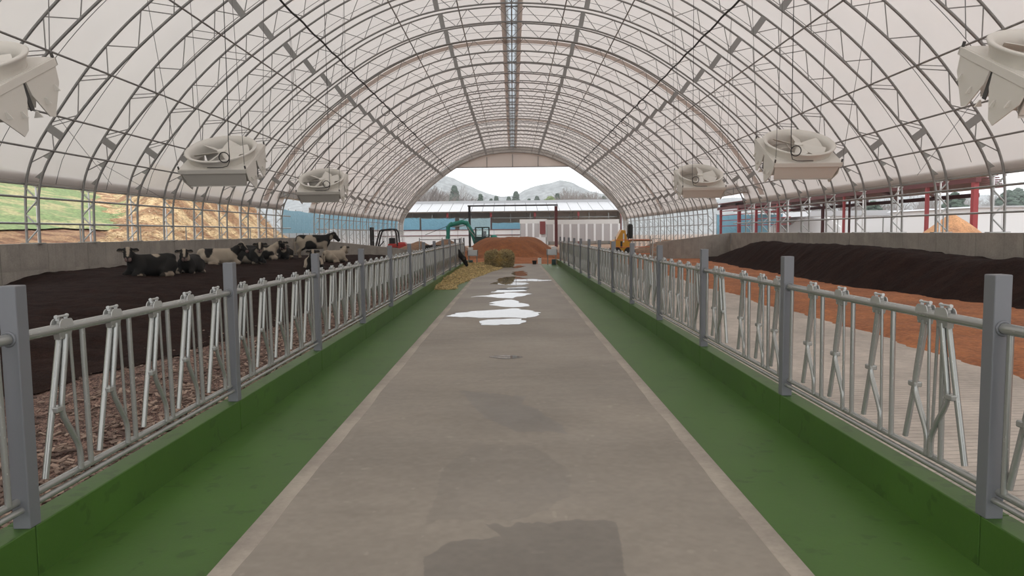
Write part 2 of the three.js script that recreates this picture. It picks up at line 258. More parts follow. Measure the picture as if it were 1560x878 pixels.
{
  const line = (z) => -(lerp(4.9, 4.1, smooth(-6, -12, z)) + 0.5 * (fbm(z * 0.8, 6.1) - 0.5) + 0.25 * (fbm(z * 3, 2.1) - 0.5));
  struct('floor_pen_bedding', 'dark composted manure bedding where the cattle lie', 'ground', heightfield(-12.5, -3.4, 4, -41, 110, 380, (x, z) => packY(x, z) + 0.02, (x, z, t) => lerp(-12.5, line(z), t)), M.compost);
  struct('floor_pen_chips', 'trodden brown wood chips along the foot of the feed barrier', 'ground', heightfield(-5.6, -(FX + CW - 0.01), 4, -41, 40, 300, (x, z) => packY(x, z) + (x < line(z) - 0.15 ? -0.06 : 0)), M.chipBed);
  const r = rng(5), n = 9000, im = new THREE.InstancedMesh(new THREE.BoxGeometry(0.05, 0.008, 0.018), M.chip, n), m4 = new THREE.Matrix4(), q = new THREE.Quaternion(), e = new THREE.Euler(), c = new THREE.Color();
  for (let i = 0; i < n; i++) {
    const z = -1.5 - 26 * Math.pow(r(), 1.6), x = -(FX + CW) - 0.03 - r() * r() * 2.4, y = packY(x, z) + 0.012; e.set((r() - 0.5) * 0.7, r() * 6.3, (r() - 0.5) * 0.7); q.setFromEuler(e);
    const k = 0.6 + r() * 1.1; m4.compose(V(x, y, z), q, V(k, 1, k)); im.setMatrixAt(i, m4); const t = r(); c.setRGB(lerp(0.08, 0.38, t), lerp(0.05, 0.28, t), lerp(0.04, 0.22, t)); im.setColorAt(i, c);
  }
  im.name = 'wood_chips'; im.castShadow = im.receiveShadow = true; scene.add(im); tag(im, 'loose wood chips strewn over the trodden pen floor', 'wood chips', null, 'stuff');
  struct('floor_hall_end', 'reddish brown earth floor of the hall beyond the feed aisle', 'ground', heightfield(-70, 80, ZE, -190, 150, 150, (x, z) => -0.03 + 0.12 * (fbm(x * 0.4, z * 0.4, 9) - 0.5) * smooth(-41, -44, z)), M.yard);
  struct('ground_yard', 'bare earth yard outside the hall wall', 'ground', heightfield(13, 80, 14, ZE, 60, 50, (x, z) => -0.02 + 0.1 * (fbm(x * 0.4, z * 0.4, 4) - 0.5)), M.yard);
}

// ---------------------------------------------------------------- low concrete walls
function wallPanels(group, x, z0, z1, top, w = 0.45, s = 1) {
  const n = Math.round((z0 - z1) / 1.8), l = (z0 - z1) / n;
  for (let i = 0; i < n; i++) for (const [a, b] of [[0, 0.9], [0.9, top]]) {
    const p = obj('wall_panel', boxUV(box(w, b - a - 0.004, l - 0.016, 0, 0, 0)), M.wall, group); p.position.set(x + s * w / 2, (a + b) / 2, z0 - (i + 0.5) * l);
    const uv = p.geometry.attributes.uv; for (let k = 0; k < uv.count; k++) uv.setXY(k, uv.getX(k) + i * 1.37 + a, uv.getY(k) + i * 0.61);
  }
  obj('wall_core', box(w - 0.03, top - 0.01, z0 - z1, x + s * w / 2, top / 2 - 0.006, (z0 + z1) / 2), M.wall, group);
}
const WX = 12.5, WT = 1.595;
for (const s of [-1, 1]) wallPanels(struct(s < 0 ? 'wall_left' : 'wall_right', s < 0 ? 'low grey cast concrete wall behind the resting cattle' : 'low grey cast concrete wall behind the compost heap', 'wall'), s * WX, 6, -41, WT, 0.5, s);
function crossWall(name, label, x0, x1, h1) {           // end wall of a pen, its top falling towards the aisle
  const g = struct(name, label, 'wall'), n = 3;
  for (let i = 0; i < n; i++) { const a = lerp(x0, x1, i / n), b = lerp(x0, x1, (i + 1) / n), ha = lerp(WT, h1, i / n), hb = lerp(WT, h1, (i + 1) / n), e = Math.sign(x1 - x0) * 0.004; obj('wall_panel', boxUV(prism(x0 < x1 ? [[a + e, 0], [b - e, 0], [b - e, hb], [a + e, ha]] : [[b - e, 0], [a + e, 0], [a + e, ha], [b - e, hb]], 0.3)).translate(0, 0, -41.15), M.wall, g); }
}
crossWall('wall_back_cattle', 'sloping concrete end wall of the cattle pen', -12.5, -5.4, 0.78);
crossWall('wall_back_compost', 'sloping concrete end wall of the compost pen', 12.5, 8.3, 1.1);

// ---------------------------------------------------------------- arches and roof
const RX = 0.1;                                         // ridge line
const half = [[12.6, 1.6], [12.59, 2.3], [12.56, 2.85], [12.46, 3.3], [12.27, 3.72], [11.87, 4.33], [11.17, 5.2], [10.4, 6.02], [9.1, 7.19], [8.15, 7.94], [6.9, 8.82], [5.8, 9.48], [4.5, 10.06], [3.2, 10.46], [1.6, 10.7]];
const innerCurve = new THREE.CatmullRomCurve3([...half.map(([x, y]) => V(-x, y, 0)), V(0, 10.78, 0), ...[...half].reverse().map(([x, y]) => V(x, y, 0))], false, 'centripetal');
const NS = 240, inner = innerCurve.getSpacedPoints(NS);
const depthAt = (y) => 0.34 + 0.1 * smooth(2.6, 4.3, y) + 0.2 * smooth(4.2, 7, y);
const normals = inner.map((p, i) => { const t = inner[Math.min(NS, i + 1)].clone().sub(inner[Math.max(0, i - 1)]).normalize(); return V(-t.y, t.x, 0); });
const offs = (extra) => inner.map((p, i) => p.clone().addScaledVector(normals[i], depthAt(p.y) + extra));
const outer = offs(0), cloth = offs(0.09);
const halfLen = innerCurve.getLength() / 2;
const iAt = (s) => clamp(Math.round((s / (2 * halfLen)) * NS), 0, NS);          // arc length from the left foot -> sample
const iAtX = (X, side) => { let best = 0, d = 9; for (let i = 0; i <= NS; i++) { const p = inner[i]; if (Math.sign(p.x) === side || X === 0) { const e = Math.abs(Math.abs(p.x) - X) + (p.y < 3 ? 5 : 0); if (e < d) { d = e; best = i; } } } return best; };
const splice = [11.87, 7.9, 2.95], purlinX = [12.05, 11.5, 10.5, 8.5, 4.4, 2.1];
function chord(list, i0, i1, r, foot) {
  const pts = []; for (let i = i0; i <= i1; i += 3) pts.push(list[i].clone()); if ((i1 - i0) % 3) pts.push(list[i1].clone());
  if (foot !== undefined) { pts.unshift(V(pts[0].x, foot, 0)); pts.push(V(pts[pts.length - 1].x, foot, 0)); }
  return tube(pts, r, pts.length * 2, 7);
}
const step = 0.6;
function webPairs(sMin) {
  const out = [], n = Math.floor((halfLen - sMin) / step);
  for (const side of [-1, 1]) for (let k = 0; k < n; k++) { const a = iAt(halfLen + side * k * step), b = iAt(halfLen + side * (k + 1) * step); out.push(k % 2 ? [outer[a], inner[b]] : [inner[a], outer[b]]); }
  return out;
}
const jogZ = (p, z) => V(p.x, p.y, z);
function plateBox(i, w, t) { // flat splice plate between the chords at sample i
  const a = inner[i], b = outer[i], d = b.clone().sub(a), l = d.length();
  return new THREE.BoxGeometry(w, l, t).applyQuaternion(new THREE.Quaternion().setFromUnitVectors(UP, d.normalize())).translate((a.x + b.x) / 2, (a.y + b.y) / 2, 0);
}
function gusset(i) { // triangular plate against the inner chord
  const a = inner[i], b = inner[Math.max(0, Math.min(NS, i + (a.x < 0 ? 2 : -2)))], c = outer[i].clone().lerp(inner[i], 0.55), P = [[a.x, a.y], [b.x, b.y], [c.x, c.y]];
  return prism(THREE.ShapeUtils.area(P.map(([x, y]) => new THREE.Vector2(x, y))) > 0 ? P : P.reverse(), 0.012);
}
const gChord = { full: [chord(inner, 0, NS, 0.035), chord(outer, 0, NS, 0.035)] };
{ // short arches over the side opening start at 4 m, far arches stand on the ground
  let i0 = 0; while (inner[i0].y < 4.05) i0++; gChord.short = [chord(inner, i0, NS - i0, 0.035), chord(outer, i0, NS - i0, 0.035)]; gChord.shortAt = i0;
  gChord.long = [chord(inner, 0, NS, 0.035, 0.02), chord(outer, 0, NS, 0.035, 0.02)];
}
const gPlate = {}, gGus = {};
const archLabel = (n) => `galvanised lattice roof arch, ${nth(26 - n)} from the pale end frame of the far opening`;
function detailArch(n, short) {
  const z = archZ(n), t = thing('roof_arch', archLabel(n), 'arch truss', [RX, 0, z], 0, 'lattice arches of the membrane roof'), k = short ? 'short' : 'full';
  obj('inner_chord', gChord[k][0], M.truss, t); obj('outer_chord', gChord[k][1], M.truss, t);
  for (const s of short ? [] : [-1, 1]) for (let k = 0; k < 4; k++) { const y0 = 1.64 + k * 0.37, y1 = y0 + 0.37; bar('leg_lacing', V(s * (k % 2 ? 12.6 : 12.94), y0, 0), V(s * (k % 2 ? 12.94 : 12.58), y1, 0), 0.021, M.galvBright, t, 6); }  // same metal as the truss, brightened by colour for the outdoor light
  for (const [a, b] of webPairs(short ? 2.9 : 1.55)) bar('web_bar', a, b, a.y < 3.1 && b.y < 3.1 ? 0.02 : 0.015, a.y < 3.1 && b.y < 3.1 ? M.galvBright : M.truss, t, 5);  // bars below the hem coloured brighter to stand for daylight from outside
  for (const side of [-1, 1]) {
    splice.forEach((X) => { const i = iAtX(X, side); obj('splice_plate', gPlate[i] ??= plateBox(i, 0.2, 0.05), M.truss, t); });
    if (!short) for (const y of [2.45, 3.25, 3.75]) { let i = 0; while (inner[i].y < y) i++; if (side > 0) i = NS - i; obj('gusset_plate', gGus[i] ??= gusset(i), M.galv, t); }
    for (const X of purlinX.slice(0, 4)) { const i = iAtX(X, side); bar('purlin_strut', outer[clamp(i - side * -4, 0, NS)], inner[i], 0.012, M.truss, t, 5); }
    if (!short) { const b = obj('base_plate', footGeo(), M.galv, t); b.position.set(side * 12.77, 1.607, 0); }
  }
  return t;
}
let foot_; function footGeo() { return foot_ ??= box(0.56, 0.02, 0.2); }
const archZ = (n) => -(19 + 2.5 * n);
for (let n = -6; n <= 10; n++) detailArch(n, n === 9 || n === 10);
{ // arches beyond the side opening: too far off to tell the bars of the web apart one by one
  const webs = webPairs(1.55).map(([a, b]) => barGeo(a, b, 0.015, 4));
  const lacing = []; for (const s of [-1, 1]) for (let k = 0; k < 7; k++) { const y0 = 0.05 + k * 0.38, y1 = y0 + 0.38, xi = s * 12.6, xo = s * 12.94; lacing.push(barGeo(V(k % 2 ? xi : xo, y0, 0), V(k % 2 ? xo : xi, y1, 0), 0.022, 4)); }
  const gw = mergeGeometries(webs), gl = mergeGeometries(lacing), gp = []; for (const s of [-1, 1]) for (const X of splice) gp.push(plateBox(iAtX(X, s), 0.2, 0.05));
  let proto; for (let n = 11; n <= 25; n++) {
    if (proto) { dup(proto, [RX, 0, archZ(n)], 0, archLabel(n)); continue; }
    proto = thing('roof_arch', archLabel(n), 'arch truss', [RX, 0, archZ(n)], 0, 'lattice arches of the membrane roof');
    obj('inner_chord', gChord.long[0], M.truss, proto); obj('outer_chord', gChord.long[1], M.truss, proto);
    obj('web_bars', gw, M.truss, proto).userData.kind = 'stuff'; obj('leg_lacing', gl, M.galvBright, proto).userData.kind = 'stuff';  // leg lacing carries the outdoor light in its brighter colour
    gp.forEach((g) => obj('splice_plate', g, M.truss, proto));
  }
}
// end arch: a broad white frame with a cloth valance above the far opening
const Z1 = -82;
{
  const t = thing('end_frame', 'broad pale edge frame of the far hall opening with a straight cloth valance', 'end frame', [RX, 0, Z1]);
  const band = (list, w, zz, th) => { const pos = [], idx = []; list.forEach((p, i) => { const n = normals[i]; for (const [o, z] of [[0, zz], [0, zz - w], [th, zz - w], [th, zz]]) pos.push(p.x + n.x * o, p.y + n.y * o, z); if (i) for (let k = 0; k < 4; k++) { const a = (i - 1) * 4 + k, b = (i - 1) * 4 + (k + 1) % 4, c = a + 4, d = b + 4; idx.push(a, c, b, b, c, d); } }); const g = new THREE.BufferGeometry(); g.setAttribute('position', new THREE.Float32BufferAttribute(pos, 3)); g.setIndex(idx); g.computeVertexNormals(); return g.toNonIndexed(); };
  const bg = band(inner, 0.5, 0.25, 0.6); bg.computeVertexNormals(); obj('frame_band', bg, M.sheet, t);
  const P = []; for (let i = 0; i <= NS; i++) if (inner[i].y > 9.05) P.push([inner[i].x, inner[i].y + 0.1]);
  const vg = new THREE.ExtrudeGeometry(new THREE.Shape(P.map(([x, y]) => new THREE.Vector2(x, y))), { depth: 0.01, bevelEnabled: false, curveSegments: 1 }); obj('valance', boxUV(vg), M.membrane, t);
  obj('valance_pipe', barGeo(V(-6.5, 9.16, 0.06), V(6.5, 9.16, 0.06), 0.05, 8), M.truss, t);
  for (const x of [-2.9, 0, 2.9]) bar('hanger', V(x, 9.1, 0.12), V(x, 10.6 - Math.abs(x) * 0.1, 0.12), 0.045, M.truss, t);
}
// membrane: sagging a little between the arches
{
  const roof = struct('ceiling_membrane', 'translucent off-white membrane stretched over the arches', 'roof');
  const hemIndex = (y) => { let i = 0; while (cloth[i].y < y) i++; return i; };
  const section = (z0, z1, hem) => {
    const i0 = hemIndex(hem), nz = Math.round((z0 - z1) / 0.4167), cols = []; for (let i = i0; i <= NS - i0; i += 2) cols.push(i); if (cols[cols.length - 1] !== NS - i0) cols.push(NS - i0);
    const pos = [], uv = [], idx = [], nc = cols.length;
    for (let j = 0; j <= nz; j++) {
      const z = lerp(z0, z1, j / nz), f = ((-z - 19) / 2.5 % 1 + 1) % 1, sag = -0.055 * Math.sin(Math.PI * f);
      cols.forEach((i, c) => { const p = cloth[i], n = normals[i], e = smooth(0, 10, Math.min(c, nc - 1 - c)); pos.push(p.x + n.x * sag * e + RX, p.y + n.y * sag * e, z); uv.push(i * 2 * halfLen / NS, z); });
      if (j) for (let c = 0; c < nc - 1; c++) { const a = (j - 1) * nc + c, b = a + 1, d = a + nc, e = d + 1; if (Math.abs(cloth[cols[c]].x + cloth[cols[c + 1]].x) < 0.36) continue; idx.push(a, b, d, b, e, d); }
    }
    const g = new THREE.BufferGeometry(); g.setAttribute('position', new THREE.Float32BufferAttribute(pos, 3)); g.setAttribute('uv', new THREE.Float32BufferAttribute(uv, 2)); g.setIndex(idx); g.computeVertexNormals(); obj('membrane', g, M.membrane, roof);
    for (const s of [-1, 1]) { const p = cloth[i0]; obj('hem_skirt', boxUV(box(0.03, 0.32, z0 - z1 - 0.02, RX + s * (Math.abs(p.x) + 0.02), hem + 0.12, (z0 + z1) / 2)), M.hem, roof); obj('hem_pipe', barGeo(V(RX + s * Math.abs(p.x), hem - 0.03, z0), V(RX + s * Math.abs(p.x), hem - 0.03, z1), 0.03, 8), M.galv, roof); }
  };
  section(14, -40.2, 3.2); section(-40.2, -45.6, 4.1); section(-45.6, -82.2, 3.2);
  { const list = offs(0.02), i0 = hemIndex(3.25), pts = []; for (let i = i0; i <= NS - i0; i += 4) pts.push(list[i]); const rope = tube(pts, 0.009, 90, 4); for (let n = -5; n <= 8; n++) obj('seam_rope', rope, M.wire, roof).position.set(RX, 0, archZ(n + 0.5)); }
  // doubled cloth beside the ridge
  for (const s of [-1, 1]) obj('ridge_flap', boxUV(box(0.2, 0.012, 96, RX + s * 0.37, 11.36, -34)), M.membraneDouble, roof);
}
// ridge skylight: paired translucent strips with a pipe between them
{
  const t = struct('ceiling_skylight', 'pale bluish ridge skylight strip running along the roof peak', 'skylight'); t.position.set(RX, 11.42, -34);
  for (const s of [-1, 1]) { obj('sheet', new THREE.PlaneGeometry(0.3, 96).rotateX(Math.PI / 2).translate(s * 0.17, 0.03, 0), M.zinc, t); obj('sheet_lip', box(0.025, 0.12, 96, s * 0.26, -0.04, 0), M.galvBright, t); for (let i = 0; i < 39; i++) bar('cross_brace', V(s * 0.03, -0.05, 47.5 - i * 2.5), V(s * 0.25, -0.05, 46.9 - i * 2.5), 0.014, M.galvBright, t, 5); }
  bar('centre_pipe', V(0, -0.06, 48), V(0, -0.06, -48), 0.03, M.truss, t);
}
// broad white lacing bands across the roof
for (const z of [-36.95, -61.9]) {
  const pos = [], idx = [], list = offs(-0.06); let i0 = 0; while (list[i0].y < 3.4) i0++;
  let k = 0; for (let i = i0; i <= NS - i0; i += 2, k++) { const p = list[i], n = normals[i]; for (const [o, dz] of [[0, 0.3], [0, -0.3], [0.03, -0.3], [0.03, 0.3]]) pos.push(p.x + n.x * o + RX, p.y + n.y * o, z + dz); if (k) for (let c = 0; c < 4; c++) { const a = (k - 1) * 4 + c, b = (k - 1) * 4 + (c + 1) % 4; idx.push(a, a + 4, b, b, a + 4, b + 4); } }
  const g = new THREE.BufferGeometry(); g.setAttribute('position', new THREE.Float32BufferAttribute(pos, 3)); g.setIndex(idx); const gg = g.toNonIndexed(); gg.computeVertexNormals();
  obj('joint_band', gg, M.membraneDouble, scene.getObjectByName('ceiling_membrane'));
}
// purlins
for (const s of [-1, 1]) for (const X of purlinX) {
  const i = iAtX(X, s), p = inner[i].clone().addScaledVector(normals[i], -0.06);
  tag(bar('purlin_pipe', V(p.x + RX, p.y, 8), V(p.x + RX, p.y, -81.7), 0.026, M.truss, scene), `thin galvanised purlin pipe over the ${s < 0 ? 'cattle' : 'compost'} pen, ${nth(purlinX.length - purlinX.indexOf(X))} out from the ridge skylight`, 'purlin', 'purlin pipes under the roof');
}
// power cables slung along the roof, with coiled slack
for (const s of [-1, 1]) {
  const i = iAtX(6.9, s), p = inner[i].clone().addScaledVector(normals[i], -0.09), pts = [];
  for (let z = 6; z >= -81; z -= 1.25) pts.push(V(p.x + RX, p.y - (Math.round((6 - z) / 1.25) % 2 ? 0.05 : 0), z));
  const c = thing('power_cable', s < 0 ? 'black power cable slung along the roof above the cattle pen' : 'black power cable slung along the roof above the compost pen', 'cable'); obj('cable', tube(pts, 0.035, pts.length * 2, 6), M.black, c);
  for (const z of s < 0 ? [-39.5, -45, -50, -58, -68] : [-38.7, -44.4, -49.8, -60, -67]) {
    const g = new THREE.TorusGeometry(0.26, 0.018, 6, 22).rotateY(0.35 * s).translate(0, -0.3, 0), l = obj('cable_coil', g, M.black, c); l.position.set(p.x + RX, p.y, z);
  }
}
// side rails on the leg trusses, poles that tension the hem
for (const s of [-1, 1]) {
  const side = s < 0 ? 'above the cattle pen wall' : 'above the compost pen wall';
  for (const [y, r] of [[2.8, 0.03], [2.12, 0.028]]) for (const [z0, z1] of [[6, -40.6], [-46, -81]]) {
    const t = thing('side_rail', `${y > 2.5 ? 'upper' : 'lower'} long pipe rail ${z0 > 0 ? side : side.replace('above', 'beyond')}`, 'rail', [s * 12.52, 0, 0]);
    bar('rail_pipe', V(0, y, z0), V(0, y, z1), r, M.galv, t, 8, true);
    if (y < 2.5 && z0 > 0) for (let z = -17.6; z > -40; z -= 3.4) bar('rail_stub', V(s * 0.1, WT, z), V(s * 0.1, y, z), 0.02, M.galv, t);
  }
  for (let n = -1; n < 9; n++) {
    const z = archZ(n + 0.5), t = thing('hem_pole', `slim white hem pole outside the ${s < 0 ? 'cattle' : 'compost'} pen wall, ${nth(9 - n)} from the side opening`, 'pole', [RX + s * 13.45, s < 0 ? 0.9 : -0.05, z], 0, s < 0 ? 'hem poles by the bank' : 'hem poles by the yard');
    const h = s < 0 ? 2.3 : 3.25; bar('pole', V(0, 0, 0), V(0, h, 0), 0.028, M.white, t, 8, true); obj('pole_cap', box(0.09, 0.1, 0.09, 0, h + 0.02, 0), M.galv, t);
    bar('hem_arm', V(0, h - 0.03, 0), V(-s * 0.5, h - 0.02, 0), 0.018, M.galv, t);
  }
  // header beam over the side opening
  const hb = thing('header_beam', s < 0 ? 'pale sheet-clad header beam over the opening beside the straw bank' : 'pale sheet-clad header beam over the opening beside the red steel frame', 'beam', [RX + s * 12.75, 0, -42.8]);
  obj('beam_body', box(0.4, 0.34, 7.6, 0, 3.98, 0), M.sheet, hb); for (let i = 0; i < 5; i++) obj('beam_rib', box(0.44, 0.36, 0.06, 0, 3.98, -3.4 + i * 1.7), M.galv, hb);
  // stay wires
  for (const [a, b] of s < 0 ? [[[-12.6, 3.4, -22.75], [-10.25, 6.0, -14.2]], [[-12.3, 4, -21.5], [-12.4, 2.9, -26.5]]] : [[[12.8, 3.4, -22.75], [10.4, 6.0, -14.2]]])
    tag(bar('stay_wire', V(...a), V(...b), 0.007, M.wire, scene, 5), `thin stay wire crossing from a roof arch to the hem ${s < 0 ? (a[1] > 3.5 ? 'between two arch legs' : 'beside the bank') : 'beside the yard'}`, 'wire');
}

// ---------------------------------------------------------------- feed barriers
const gPost = rbox(0.09, 1.262, 0.09, 0.007, 0, 0.63, 0), gWeld = new THREE.TorusGeometry(0.034, 0.008, 5, 14);
const latchGeo = (() => { // rounded guard plate on the rail, two lugs with a pin between them above it
  const s = new THREE.Shape(); s.moveTo(-0.062, -0.01); s.quadraticCurveTo(-0.06, 0.028, -0.03, 0.036); s.lineTo(0.045, 0.032); s.quadraticCurveTo(0.062, 0.02, 0.064, -0.01); s.closePath();
  const cheek = new THREE.ExtrudeGeometry(s, { depth: 0.005, bevelEnabled: false, curveSegments: 5 }).rotateY(Math.PI / 2);
  const pin = mergeGeometries([new THREE.CylinderGeometry(0.007, 0.007, 0.1, 7).rotateX(Math.PI / 2), ...[-1, 1].map((k) => new THREE.CylinderGeometry(0.011, 0.011, 0.01, 8).rotateX(Math.PI / 2).translate(0, 0, k * 0.048))]);
  return { cheek, pin, lug: box(0.02, 0.024, 0.007, 0, 0.012, 0), catchBlock: prism([[-0.03, 0], [0.05, -0.004], [0.03, 0.016], [-0.02, 0.02]], 0.03).rotateY(Math.PI / 2), bracket: prism([[-0.055, 0.0], [-0.045, -0.045], [0.045, -0.045], [0.06, 0]], 0.034, 0.003).rotateY(Math.PI / 2) };
})();
const bentGeo = (flip) => tube([V(0, 0.955, -0.01), V(0, 0.9, -0.002), V(0, 0.58, 0.062), V(0, 0.54, 0.064), V(0, 0.50, 0.055), V(0, 0.30, -0.065), V(0, 0.26, -0.078), V(0, 0.15, -0.08)].map((p) => V(p.x, p.y, p.z * flip)), 0.017, 22, 8);
const gBent = { 1: bentGeo(1), '-1': bentGeo(-1) };
const clampGeo = rbox(0.052, 0.034, 0.075, 0.008);
function feedPanel(side, k, units, extra) { // origin on the curb top at the nearer post; t runs away from the camera (-z)
  const t = thing('feed_barrier', `galvanised headlock barrier panel of the ${side < 0 ? 'cattle' : 'empty concrete'} pen, ${nth(NB - 1 - k)} from the steel water box`, 'feed barrier', [side * (FX + 0.05), CT, ZP - BAY * k], 0, side < 0 ? 'headlock panels of the cattle pen' : 'headlock panels of the empty pen');
  const L = BAY - 0.045, o = side * 0.012;
  bar('top_rail', V(0, 0.99, -0.045), V(0, 0.99, -L), 0.029, M.galv, t, 12, true);
  bar('bottom_rail', V(o, 0.142, -0.045), V(o, 0.142, -L), 0.021, M.galv, t, 10, true);
  bar('bottom_rail', V(-o, 0.1, -0.045), V(-o, 0.1, -L), 0.017, M.galv, t, 10, true);
  for (const [p, dir] of units) {                        // dir 1: the swinging bar leans towards the camera
    bar('swing_bar', V(side * 0.014, 0.93, -p + 0.012 * dir), V(side * 0.014, 0.185, -p + 0.2 * dir), 0.0175, M.galv, t, 9, true);
    const b = obj('bent_bar', gBent[dir], M.galv, t); b.position.set(-side * 0.012, 0, -p);
    const c = obj('pivot_clamp', clampGeo, M.galv, t); c.position.set(0, 0.545, -p + 0.085 * dir);
    bar('guide_rod', V(-side * 0.006, 0.97, -p - 0.055 * dir), V(-side * 0.006, 0.15, -p - 0.085 * dir), 0.0095, M.galv, t, 7);
    const l = new THREE.Group(); l.name = 'latch'; l.position.set(0, 0.99, -p); if (dir < 0) l.rotation.y = Math.PI; t.add(l);
    for (const x of [-0.028, 0.023]) obj('guard_plate', latchGeo.cheek, M.galvBright, l).position.set(x, 0.02, 0);
    for (const z of [-0.037, 0.037]) obj('lug', latchGeo.lug, M.galvBright, l).position.set(0, 0.045, z);
    obj('latch_pin', latchGeo.pin, M.galvBright, l).position.set(0, 0.068, 0);
    obj('catch_block', latchGeo.catchBlock, M.galv, l).position.set(0, 0.026, 0); obj('rail_bracket', latchGeo.bracket, M.galv, l).position.set(0, -0.012, 0);
    if (!extra?.skip?.includes(p)) bar('upright_bar', V(0, 0.975, -p - 0.185 * dir), V(0, 0.15, -p - 0.2 * dir), 0.0165, M.galv, t, 9);
  }
  for (const p of extra?.bars ?? []) bar('upright_bar', V(0, 0.975, -p), V(0, 0.15, -p), 0.0165, M.galv, t, 9);
  return t;
}
for (const side of [-1, 1]) {
  for (let k = -1; k < NB; k++) {
    const t = thing('fence_post', `square grey barrier post of the ${side < 0 ? 'cattle' : 'empty concrete'} pen, ${nth(NB - k)} from the steel water box`, 'fence post', [side * (FX + 0.045), CT, ZP - BAY * k], 0, side < 0 ? 'posts of the cattle pen barrier' : 'posts of the empty pen barrier');
    obj('post_tube', gPost, M.post, t); for (const z of [-0.046, 0.046]) { const w = obj('weld_collar', gWeld, M.post, t); w.position.set(side * 0.005, 0.99, z); }
    if (k === NB - 1) continue;
    const r = rng(40 + k * 3 + side), u = [0, 1, 2, 3, 4].map((i) => [0.31 + 0.54 * i + (r() - 0.5) * 0.03, side < 0 ? 1 : (r() < 0.2 ? 1 : -1)]);
    if (side < 0 && k === 0) feedPanel(side, k, [[0.39, 1], [0.905, 1], [1.435, 1], [1.955, 1], [2.5, 1]], { bars: [] });
    else if (side > 0 && k === 0) feedPanel(side, k, [[0.44, 1], [0.64, -1], [1.185, -1], [1.735, -1], [2.25, -1]], { skip: [0.44], bars: [2.69] });
    else if (side > 0 && k === 1) feedPanel(side, k, [[0.22, -1], [0.66, -1], [1.23, -1], [2.05, 1], [2.27, -1]], { skip: [2.05], bars: [2.66] });
    else feedPanel(side, k, u, side > 0 ? { bars: [2.7] } : undefined);
  }
}

